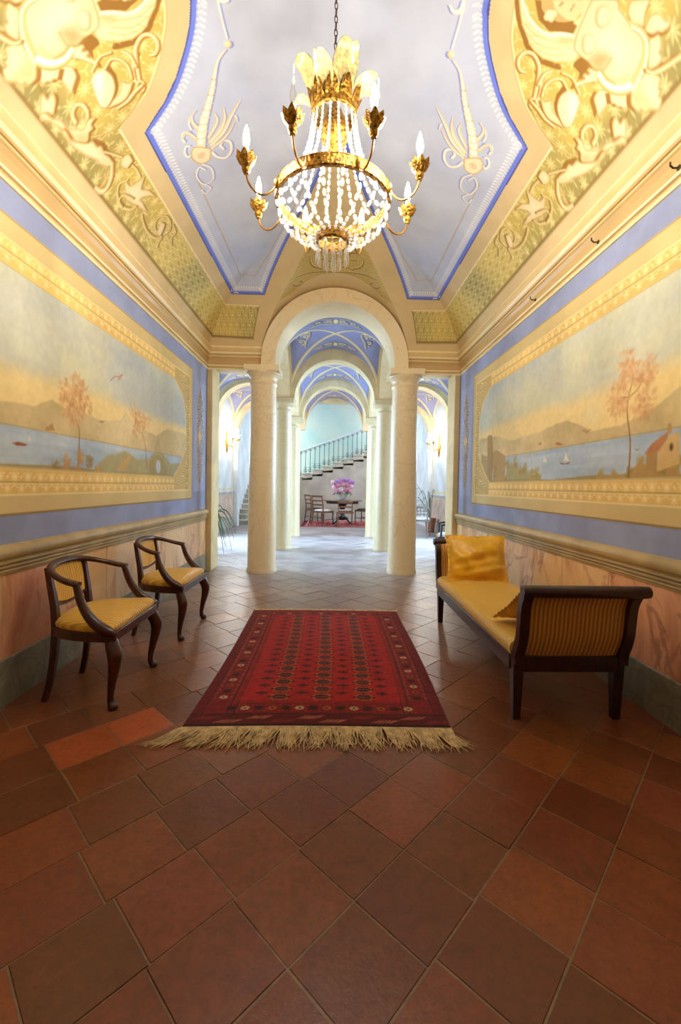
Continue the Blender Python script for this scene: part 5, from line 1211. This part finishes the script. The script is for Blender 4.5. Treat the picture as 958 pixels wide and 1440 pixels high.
# ================================================================== RUG
def build_rug():
    x0, x1, y0, y1 = -.722, .635, 2.108, 4.11; Wd, Ln = x1-x0, y1-y0
    U = np.linspace(0, Wd, 420); V = np.linspace(0, Ln, 560); c = Canvas(U, V, (150, 24, 26)); c.px = .0034
    u, v = np.meshgrid(U, V)
    RED, DR, DK, OR, CR, NV = (168, 26, 28), (110, 18, 22), (44, 16, 20), (196, 104, 40), (214, 184, 140), (48, 30, 40)
    c.A += (fbm(u*1.5, v*26, 3)[..., None]-.5)*np.array((46, 10, 10))
    def rect(a, b, q, r, col, al=1): c.poly([(a, q), (b, q), (b, r), (a, r)], col, al)
    c.A[:, :int(420*.045)] = np.array(DR)*1.05; c.A[:, -int(420*.045):] = np.array(DR)*1.05
    # main border
    b0, b1, f0 = .06, .19, .225
    rect(b0, Wd-b0, .11, Ln-.05, (132, 22, 24)); rect(b1, Wd-b1, .11+.125, Ln-.05-.10, (150, 24, 26))
    for a in (b0, b1, f0):
        for s in (a, Wd-a): c.stroke([(s, .11), (s, Ln-.06)], .006, DK, .8, 0); c.stroke([(s+.008, .11), (s+.008, Ln-.06)], .003, OR, .35, 0)
    rect(f0, Wd-f0, .26, Ln-.17, (176, 26, 28))
    def star(x, y, col, r=.026):
        for k in range(8):
            t = k*PI/4; c.disc((x+r*.62*math.cos(t), y+r*.62*math.sin(t)*.8), r*.36, col, .95, ry=r*.22, ang=t)
        c.disc((x, y), r*.22, DK)
    ys = np.arange(.30, Ln-.12, .072)
    for i, y in enumerate(ys):
        for x, sg in (((b0+b1)/2, 1), (Wd-(b0+b1)/2, -1)):
            k = (i+(0 if sg > 0 else 1)) % 3
            star(x, y, (CR, DK, OR)[k] if k != 2 else (150, 70, 34))
            for q in (-1, 1):
                for j in (-1, 0, 1): c.disc((x+q*.046, y+j*.022), .0045, OR if (i+j) % 2 else CR, .7)
    for x in np.arange(.20, Wd-.15, .074):
        k = int(round(x/.074)) % 4; star(x, .178, (CR, DK, (170, 90, 38), DK)[k], .028); star(x, Ln-.11, (DK, CR, DK, OR)[k], .02)
        for j in (-1, 1): c.disc((x+.037, .178+j*.03), .005, OR, .6)
    # three rows of guls
    gy = np.linspace(.30, Ln-.20, 17)
    for gx in (.325*Wd, .503*Wd, .682*Wd):
        c.stroke([(gx, .27), (gx, Ln-.18)], .008, DK, .9, 0)
        for y in gy:
            for (rx, ry, col) in ((.062, .036, (170, 110, 50)), (.052, .029, (140, 24, 26)), (.040, .022, NV)):
                c.poly([(gx-rx, y), (gx-rx*.55, y-ry), (gx+rx*.55, y-ry), (gx+rx, y), (gx+rx*.55, y+ry), (gx-rx*.55, y+ry)], col, .9)
            for sx in (-1, 1):
                c.disc((gx+sx*.020, y), .009, (70, 84, 74)); c.disc((gx+sx*.056, y), .008, DK)
                for sy in (-1, 1): c.disc((gx+sx*.043, y+sy*.018), .007, OR, .8)
            c.disc((gx, y), .009, (160, 40, 30))
    for gx in (.414*Wd, .592*Wd, .245*Wd, .762*Wd):
        for y in (gy[:-1]+gy[1:])/2:
            c.poly([(gx-.04, y), (gx, y-.026), (gx+.04, y), (gx, y+.026)], (96, 18, 26), .75); c.disc((gx, y), .010, (44, 18, 26), .8)
            for sx in (-1, 1): c.disc((gx+sx*.028, y), .008, (70, 18, 28), .8)
    # apron of slanting bars at the near end
    rect(0, Wd, .0, .12, (96, 18, 24)); c.stroke([(0, .012), (Wd, .012)], .02, (36, 14, 18), 1, 0); c.stroke([(0, .122), (Wd, .122)], .006, DK, 1, 0)
    for i, x in enumerate(np.arange(.0, Wd, .135)):
        q = [(x, .035), (x+.11, .035), (x+.16, .065), (x+.05, .065)] if i % 2 else [(x+.02, .070), (x+.12, .070), (x+.17, .100), (x+.07, .100)]
        c.poly(q, (190, 110, 84) if i % 3 else (150, 40, 36), .9)
        for j in range(6): c.stroke([(q[0][0]+.018*j, q[0][1]), (q[0][0]+.018*j+.03, q[2][1])], .004, (70, 20, 24), .8, 0)
    rect(0, Wd, Ln-.02, Ln, (110, 20, 24))
    c.A *= (.86+.28*fbm(u*40, v*40, 9, 2))[..., None]; c.A *= .93
    z = .010+.0015*fbm(u*60, v*60, 13, 2)+.003*fbm(u*2, v*2, 5, 2)
    z[0] = z[-1] = .002; z[:, 0] = z[:, -1] = .002
    t = NT('wool pile'); a = t.new('ShaderNodeVertexColor', layer_name='Col').outputs[0]
    t.bsdf(a, .95, 0, .1, t.noise(t.coord(), 300, 2), .4, .004, Sheen_Weight=.15)
    # slight bow of the long edges
    P = np.stack([x0+u+.012*np.sin(v*2.1)-(u/Wd)*.03*(1-v/Ln), y0+v+.010*np.sin(u*3), z], -1)
    o = tag(grid_obj('rug', P, c.A, t.m), 'long red knotted rug with fringed ends lying in the middle of the tiles', 'rug')
    M_FR = nmat('undyed wool fringe', (240, 210, 160), .9, var=.10, scale=30)
    rng = random.Random(5)
    for end in (0, 1):
        m = MB(); n = 620 if end == 0 else 380
        for i in range(n):
            x = x0+Wd*(i+.5)/n-(.03*(i/n) if end == 0 else 0); yb = (y0+.010*math.sin((x-x0)*3)) if end == 0 else y1+.010*math.sin((x-x0)*3); sg = -1 if end == 0 else 1
            ln = rng.uniform(.12, .20) if end == 0 else rng.uniform(.03, .06)
            lean = (-.55+.9*(i/n)+.35*math.sin(i*.11)+rng.uniform(-.25, .25)) if end == 0 else rng.uniform(-.4, .4)
            if end == 0: lean -= .35*max(0, 1-i/160)
            pts = []
            for k in range(5):
                q = k/4; pts.append((x+lean*ln*q**1.3+.012*math.sin(q*5+i)*q, yb+sg*ln*q*(1-.25*abs(lean))+.004*math.sin(i*1.7)*q, .010+.010*math.sin(PI*min(q*1.5, 1))*rng.uniform(.3, 1)-.006*q))
            m.tube(pts, [.0034, .0034, .003, .0024, .0012] if end == 0 else [.003, .003, .003, .002, .001], 4)
        f = m.build('fringe', M_FR, o, sharp=0); f['kind'] = 'stuff'
        m = MB(); y = y0 if end == 0 else y1; P = [(x0+Wd*k/30-(.03*k/30 if end == 0 else 0), y+.010*math.sin(Wd*k/30*3)+(-.004 if end == 0 else .004), .008) for k in range(31)]; m.tube(P, .009, 6); m.build('selvedge', M_FR, o)
build_rug()
CAMR = ((0.99943782,-0.0288437,0.01709046),(-0.01638968,0.02435983,0.9995689),(0.02924759,0.99928707,-0.0238734))
# ================================================================== FURNISHINGS OF THE COLUMNED HALL
M_BROWN = wood_mat('brown walnut', (120, 74, 48), (78, 46, 30), .4)
M_DKW = wood_mat('almost black wood', (52, 36, 30), (28, 20, 18), .4)
M_WHITE = nmat('white seat cloth', (230, 224, 210), .7, var=.04)
M_STONE = nmat('grey stone steps', (176, 168, 152), .6, var=.1, scale=5)
M_STEPN = nmat('pale stone treads', (206, 198, 180), .5, var=.06, scale=5)
M_IRON = nmat('blue grey wrought iron', (74, 86, 96), .5, .3, .08)

def build_stairs():
    o = thing('staircase', 'stone staircase with iron balustrade climbing along the back wall', 'staircase', (-2.85, 12.9, 0))
    ox, oy = -2.85, 12.9
    def P(m): m.v = [(x-ox, y-oy, z) for x, y, z in m.v]; return m
    m = MB(); n = 10; rise, run = .15, .24
    for k in range(n): m.b2(-2.845, -1.6, oy+run*k, oy+run*n, rise*k, rise*(k+1)-.03)
    P(m).build('lower_flight', M_STONE, o, False)
    m = MB()
    for k in range(n): m.b2(-2.845, -1.58, oy+run*k-.03, oy+run*(k+1), rise*(k+1)-.03, rise*(k+1))
    m.b2(-2.845, -1.1, oy+run*n, 16.59, 1.47, 1.5)
    P(m).build('lower_treads', M_STEPN, o, False, bevel=.006)
    m = MB(); y0, y1 = 15.32, 16.59; ru, ri = .36, .135
    K = 11
    m.b2(-2.845, -1.1, y0+.04, y1, 0, 1.47)
    for k in range(K): m.b2(-1.1+ru*k, -1.1+ru*(k+1), y0+.06, y1, 0, 1.5+ri*k-.10)
    P(m).build('stair_flank', M_CREAMR, o, False)
    m = MB()
    for k in range(K):
        x = -1.1+ru*k; m.b2(x-.03, x+ru+.02, y0-.03, y1, 1.5+ri*(k+1)-.04, 1.5+ri*(k+1)); m.b2(x, x+ru, y0, y1, 1.5+ri*(k+1)-.14, 1.5+ri*(k+1)-.04)
        m.tube([(x+.02, y0+.03, 1.5+ri*(k+1)-.16), (x+ru-.02, y0+.03, 1.5+ri*(k+1)-.16+.03)], .04, 8)
    P(m).build('upper_treads', M_STEPN, o, False, bevel=.008)
    hz = lambda x: 2.42+(x+1.1)*ri/ru
    m = MB(); m.tube([(-1.45, y0+.08, hz(-1.2)), (-1.1, y0+.08, hz(-1.1)), (2.8, y0+.08, hz(2.8))], .035, 8); P(m).build('handrail', nmat('pale handrail', (214, 220, 222), .4, var=.03), o)
    for i in range(25):
        x = -1.32+.165*i; k = max(0, min(K, math.floor((x+1.1)/ru)+1)); zb = 1.5+ri*k; m = MB()
        m.tube([(x, y0+.08, zb), (x, y0+.08, hz(x))], .011, 6)
        for q in (-1, 1):
            m.tube([(x+q*(.030+.026*math.cos(a)), y0+.08, zb+.10+.05*math.sin(a)) for a in np.linspace(0, 2*PI, 11)], .009, 5)
            m.tube([(x+q*(.028+.022*math.cos(a)), y0+.08, hz(x)-.07+.03*math.sin(a)) for a in np.linspace(0, 2*PI, 9)], .007, 5)
        m.b2(x-.06, x+.06, y0+.07, y0+.09, zb+.195, zb+.21)
        P(m).build('baluster', M_IRON, o)
build_stairs()

# carpet, table, flowers
def build_carpet():
    U = np.linspace(-1.05, 1.7, 140); V = np.linspace(12.55, 14.9, 120); c = Canvas(U, V, (150, 66, 66)); u, v = np.meshgrid(U, V)
    c.A += (fbm(u*6, v*6, 3)[..., None]-.5)*40
    for a, w, cl in ((.06, .05, (196, 160, 140)), (.16, .10, (84, 44, 56)), (.26, .03, (206, 170, 140))): c.stroke([(U[0]+a, V[0]+a), (U[-1]-a, V[0]+a), (U[-1]-a, V[-1]-a), (U[0]+a, V[-1]-a), (U[0]+a, V[0]+a)], w, cl, .9, 0)
    for x in np.arange(-.6, 1.5, .3):
        for y in np.arange(12.95, 14.6, .3): c.flower((x, y), .09, 8, (206, 160, 130), .8); c.disc((x, y), .03, (70, 40, 60))
    t = NT('faded carpet wool'); a = t.new('ShaderNodeVertexColor', layer_name='Col').outputs[0]; t.bsdf(a, .95, 0, .1)
    m = MB(); z = .008+.002*fbm(u*8, v*8, 2); z[0] = z[-1] = .001; z[:, 0] = z[:, -1] = .001
    tag(grid_obj('carpet', np.stack([u, v, z], -1), c.A, t.m), 'faded red carpet under the flower table at the back', 'carpet')
build_carpet()
def build_table():
    o = thing('round_table', 'dark round pedestal table with the pink flowers on it', 'table', (.30, 13.65, .012))
    m = MB(); m.lathe([(.58, .715), (.62, .72), (.635, .735), (.63, .752), (.60, .757), (.01, .757)], 48); m.build('tabletop', wood_mat('polished table top', (134, 104, 84), (96, 70, 54), .15), o, sharp=40)
    m = MB(); m.lathe([(.50, .64), (.50, .715)], 40, cap=False); m.build('apron', M_DKW, o, solid=.02)
    m = MB(); m.lathe([(.10, .12), (.14, .16), (.09, .22), (.065, .35), (.075, .45), (.11, .55), (.16, .64)], 24); m.build('pedestal', M_DKW, o)
    for k in range(4):
        a = PI/4+k*PI/2; m = MB(); m.tube(smooth_pts([(.06*math.cos(a), .06*math.sin(a), .2), (.2*math.cos(a), .2*math.sin(a), .17), (.33*math.cos(a), .33*math.sin(a), .06), (.40*math.cos(a), .40*math.sin(a), .02)], 4), list(np.linspace(.05, .022, 13)), 8); m.build('foot', M_DKW, o)
build_table()
def build_flowers():
    v = MB(); v.lathe([(.05, 0), (.085, .01), (.12, .07), (.14, .14), (.15, .20), (.155, .205), (.145, .20), (.13, .13), (.10, .05), (.03, .02)], 28)
    t = NT('milky glass'); t.bsdf(L((222, 226, 222)), .1, 0, .5, Transmission_Weight=.4)
    o = v.build('vase', t.m, None); o.location = (.30, 13.65, .770); tag(o, 'pale glass vase standing on the round table', 'vase')
    r = thing('hydrangea_bouquet', 'bunch of pink hydrangeas in the vase on the round table', 'flowers', (.30, 13.65, .95))
    rng = random.Random(2); M1 = nmat('pink petals', (232, 150, 184), .7, var=.1, scale=20); M2 = nmat('mauve petals', (196, 140, 206), .7, var=.1, scale=20); M3 = nmat('pale pink petals', (246, 204, 216), .7, var=.06, scale=20); MG = nmat('hydrangea leaf', (104, 140, 78), .6, var=.15)
    pts = [(-.20, .34, 1), (-.07, .42, 1), (.08, .44, 1), (.22, .40, 1), (-.26, .20, 2), (-.13, .26, 0), (.02, .31, 0), (.15, .28, 0), (.27, .24, 2), (-.19, .08, 0), (-.05, .14, 2), (.09, .12, 0), (.21, .10, 0), (.0, .02, 2), (-.30, .36, 2), (.30, .36, 1)]
    for i, (x, z, k) in enumerate(pts):
        m = MB(); y = -.12+rng.uniform(-.08, .05)+.25*((x/.3)**2)*.6; R = rng.uniform(.075, .098)
        for q in range(60):
            d = Vector((rng.gauss(0, 1), rng.gauss(0, 1), rng.gauss(0, 1))).normalized(); M = Vector((0, 0, 1)).rotation_difference(d).to_matrix()
            m.ell(Vector((x, y, z))+d*R*.85, (.024, .024, .008), 6, 3, M)
        m.ell((x, y, z), (R*.82,)*3, 10, 8); m.build('blossom', (M1, M2, M3)[k], r)
    for i in range(8):
        a = i*PI/4+.2; m = MB(); rows = []
        for t in np.linspace(0, 1, 6): 
            w = .07*math.sin(PI*min(.98, t*.9+.08)); rr = .08+.24*t; z = .02+.12*t-.18*t*t
            rows.append([((rr)*math.cos(a)-q*w*math.sin(a), rr*math.sin(a)+q*w*math.cos(a), z+.02*abs(q)) for q in (-1, 0, 1)])
        m.strip(rows); m.build('leaf', MG, r, solid=.003)
    m = MB()
    for i in range(10):
        a = i*2*PI/10; m.tube([(.03*math.cos(a), .03*math.sin(a), -.15), (.06*math.cos(a), .06*math.sin(a), .1), (.14*math.cos(a), .14*math.sin(a)-.05, .25)], .006, 5)
    m.build('stems', MG, r)
build_flowers()

def side_chair(name, label, loc, rz, wood, seat, group=None, arms=False, h=.90, fret=False):
    o = thing(name, label, 'chair', loc, rz, group); w, d = .225, .21
    for s in (-1, 1):
        m = MB(); m.tube([(s*w, d, .43), (s*w, d, 0)], [.022, .016], 4); m.build('leg', wood, o, False)
        m = MB(); m.tube([(s*w*.9, -d, .43), (s*w*.9, -d-.06, 0)], [.022, .018], 4); m.build('leg', wood, o, False)
        m = MB(); m.tube([(s*w*.9, -d, .42), (s*w*.9, -d-.02, .65), (s*w*.92, -d-.07, h)], [.022, .02, .016], 4); m.build('back_post', wood, o, False)
        if arms:
            m = MB(); m.tube([(s*w*.95, -d-.02, h-.08), (s*w*1.08, 0, .64), (s*w*1.06, d*.8, .62), (s*w, d*.85, .43)], [.016, .018, .018, .016], 6); m.build('arm', wood, o)
    m = MB(); m.b2(-w-.02, w+.02, -d-.02, d+.02, .385, .435); m.build('seat_frame', wood, o, False, bevel=.006)
    m = MB(); rows = []
    for f, z in ((.98, .434), (.99, .455), (.92, .472), (.6, .482), (.05, .484)): rows.append([(x*f, y*f, z) for x, y in ((-w, -d), (0, -d*1.02), (w, -d), (w*1.02, 0), (w, d), (0, d*1.04), (-w, d), (-w*1.02, 0))])
    m.strip(rows, True); m.build('seat', seat, o, sub=1, sharp=0)
    yb = lambda z: -d-.07*(z-.42)/(h-.42)
    m = MB(); m.box((0, yb(h-.03), h-.03), (w*1.8, .025, .06)); m.build('top_rail', wood, o, False, bevel=.005)
    if fret:
        for z in (h-.12, .56): 
            m = MB(); m.box((0, yb(z), z), (w*1.75, .02, .025)); m.build('back_slat', wood, o, False)
        for x in (-.12, -.04, .04, .12):
            m = MB(); m.box((x, yb((h+.46)/2), (h+.50)/2-.02), (.018, .02, h-.58)); m.build('back_slat', wood, o, False)
    else:
        for z in (h-.16, h-.28):
            m = MB(); m.box((0, yb(z), z), (w*1.75, .018, .045)); m.build('back_slat', wood, o, False)
    for s in (-1, 1):
        m = MB(); m.tube([(s*w*.95, -d-.03, .18), (s*w, d, .18)], .011, 5); m.build('stretcher', wood, o)
    return o
G = 'chairs around the flower table'
side_chair('dining_chair', 'walnut dining chair left of the flower table, its back against the stairs', (-.58, 14.05, .012), math.radians(-62), M_BROWN, M_DKW, G)
side_chair('dining_chair', 'light walnut dining chair drawn up at the near left of the flower table', (-.30, 13.05, .012), math.radians(-40), M_BROWN, M_WHITE, G)
side_chair('dining_chair', 'low backed walnut chair in front of the flower table, seen from behind', (.36, 12.85, .012), math.radians(2), M_BROWN, M_WHITE, G, h=.74)
side_chair('dining_chair', 'walnut dining chair at the right of the flower table', (1.02, 13.95, .012), math.radians(60), M_BROWN, M_DKW, G)
side_chair('armchair', 'grey brown fretwork armchair with pale seat behind the nearest right column', (2.12, 10.45, 0), math.radians(-18), nmat('weathered wood', (120, 104, 92), .5), M_WHITE, None, True, .76, True)
side_chair('armchair', 'black framed chair with white seat half hidden behind the right pier', (1.90, 6.86, 0), math.radians(80), M_DKW, M_WHITE, None, True, .80)

# plants
def potted(name, label, loc, pot_h, pot_r, leaves, mat, potmat):
    o = thing(name, label, 'plant', loc)
    m = MB(); m.lathe([(pot_r*.7, 0), (pot_r*.85, pot_h*.5), (pot_r, pot_h*.92), (pot_r*1.08, pot_h*.93), (pot_r*1.08, pot_h), (pot_r*.92, pot_h), (pot_r*.9, pot_h*.9), (.01, pot_h*.9)], 28); m.build('pot', potmat, o, sharp=40)
    for (a, ln, up, w, droop) in leaves:
        m = MB(); rows = []
        for t in np.linspace(0, 1, 10):
            r = ln*(t**.9)*.62; z = pot_h*.9+up*math.sin(PI*min(1, t*.62))-droop*t**2.4; ww = w*max(.05, math.sin(PI*(t*.86+.1)))
            rows.append([(r*math.cos(a)-q*ww*math.sin(a), r*math.sin(a)+q*ww*math.cos(a), z-.010*(1-abs(q))) for q in (-1, 0, 1)])
        m.strip(rows); m.build('leaf', mat, o, solid=.002)
    return o
rg = random.Random(11); M_LF = nmat('glossy dark green leaf', (84, 116, 62), .4, var=.2, scale=12); M_LF2 = nmat('olive green frond', (96, 116, 84), .5, var=.2)
M_TPOT = nmat('terracotta pot', (166, 96, 62), .7, var=.1)
lv = [(rg.uniform(0, 2*PI), rg.uniform(.5, .85), rg.uniform(.25, .52), rg.uniform(.012, .020), rg.uniform(.25, .75)) for _ in range(34)]
lv += [(-.15, .80, .42, .018, .75), (.25, .85, .50, .018, .5), (-.6, .8, .45, .018, .8), (.0, .62, .5, .017, .8), (-.35, .95, .52, .017, .65), (-.9, .7, .4, .018, .8)]
potted('spider_plant', 'strap leaved green plant spilling out from behind the left pier', (-2.14, 7.25, 0), .52, .19, lv, M_LF, M_TPOT)
lv = [(rg.uniform(PI*.5, PI*1.5), rg.uniform(.4, .9), rg.uniform(.5, 1.1), .008, rg.uniform(.1, .4)) for _ in range(12)]
potted('arching_plant', 'thin stemmed arching plant against the far right wall behind the columns', (2.62, 11.55, 0), .38, .15, [(PI*.98, 1.0, 1.2, .010, .55), (PI*.9, .8, 1.05, .01, .45), (PI*1.1, .6, .9, .012, .3)]+lv, M_LF2, M_TPOT)

# wall lamps
M_SB = emit_mat('wall lamp bulb', (1.0, .94, .85), 1200)
def sconce(x, y, sgn, label):
    o = thing('wall_sconce', label, 'wall lamp', (x, y, 2.30), 0, 'crystal wall lamps of the columned hall'); d = -sgn
    m = MB(); m.lathe([(.005, -.30), (.02, -.26), (.03, -.2), (.045, -.05), (.05, .0), (.035, .1), (.04, .2), (.02, .28), (.004, .32)], 14, (d*.05, 0, 0)); m.build('backplate', M_GILT, o)
    for k, (yy, rr) in enumerate(((-.22, .20), (0, .30), (.22, .20))):
        m = MB(); m.tube(smooth_pts([(d*.06, 0, -.05), (d*(.06+rr*.5), yy*.5, -.12), (d*(.05+rr), yy, -.05), (d*(.05+rr), yy, .02)], 5), .008, 7); a = m.build('arm', M_GILTS, o)
        m = MB(); leaf_cup(m, (d*(.05+rr), yy, .045), .9); m.build('candle_cup', M_GILT, a)
        m = MB(); m.lathe([(.011, .05), (.011, .12)], 10, (d*(.05+rr), yy, 0)); m.build('candle_sleeve', M_CANDLE, a)
        m = MB(); flame(m, (d*(.05+rr), yy, .12), .018, .09); m.build('bulb', M_SB, a)
        m = strand([(d*(.05+rr), yy, -.06), (d*(.05+rr), yy, -.16)], .01, .007); drop(m, (d*(.05+rr), yy, -.16), .06, .009); m.build('crystal_drop', M_CRYS, a)
for sg, nm in ((-1, 'left'), (1, 'right')):
    sconce(sg*(AW-.01), 11.45, sg, 'gilt crystal wall lamp glowing on the far %s wall' % nm)

# little iron hooks on the right cornice
M_HK = nmat('dark iron', (90, 72, 44), .5, .6)
for y, lb in ((2.19, 'small iron hook on the right cornice, nearest the camera'), (2.86, 'small iron hook halfway along the right cornice'), (3.75, 'small iron hook on the right cornice, nearest the arch')):
    m = MB(); m.tube([(0, 0, 0), (-.03, 0, -.002), (-.045, 0, .010), (-.045, 0, .026)], .005, 6); m.ell((0, 0, 0), (.006, .014, .014), 8, 6); o = m.build('iron_hook', M_HK); o.location = (HW-.014, y, 2.842); tag(o, lb, 'hook', 'iron hooks on the right cornice')

# ================================================================== LIGHT, CAMERA
def area(name, loc, rot, sx, sy, w, col):
    l = bpy.data.lights.new(name, 'AREA'); l.shape = 'RECTANGLE'; l.size = sx; l.size_y = sy; l.energy = w; l.color = col
    o = bpy.data.objects.new(name, l); o.location = loc; o.rotation_euler = rot; COL.objects.link(o); return o
DAY = (.45, .69, 1.0)
for sd in (-1, 1):
    for a, b, w in ((6.75, 7.75, 170), (8.5, 9.7, 520)):       # sky light falling through the garden windows
        area('daylight', (sd*(AW+.62), (a+b)/2, 1.75), (0, sd*math.radians(58), 0), 1.9, b-a, w, DAY)
    area('daylight', (sd*(AW+.45), 15.55, 3.1), (0, sd*math.radians(62), 0), 1.8, 1.3, 420, (.72, .87, 1.0))
wd = bpy.data.worlds.new('sky'); SC.world = wd; wd.use_nodes = True
wd.node_tree.nodes['Background'].inputs[0].default_value = (.62, .78, 1, 1); wd.node_tree.nodes['Background'].inputs[1].default_value = .6

cam = bpy.data.cameras.new('camera'); co = bpy.data.objects.new('camera', cam); COL.objects.link(co); SC.camera = co
R = CAMR
co.matrix_world = Matrix(((R[0][0], R[1][0], -R[2][0], 0), (R[0][1], R[1][1], -R[2][1], 0), (R[0][2], R[1][2], -R[2][2], 1.2), (0, 0, 0, 1)))
cam.sensor_fit = 'VERTICAL'; cam.sensor_height = 24; cam.lens = 610/1440*24
cam.shift_x = (479-486.22)/1440; cam.shift_y = (698.16-720)/1440
cam.clip_start = .02
SC.view_settings.view_transform = 'Standard'; SC.view_settings.look = 'None'; SC.view_settings.gamma = 1; SC.view_settings.use_curve_mapping = False
SC.view_settings.exposure = 0.0
try:
    SC.cycles.use_denoising = True; SC.cycles.max_bounces = 8; SC.cycles.transparent_max_bounces = 24; SC.cycles.sample_clamp_indirect = 6; SC.cycles.caustics_reflective = False; SC.cycles.caustics_refractive = False
except Exception: pass
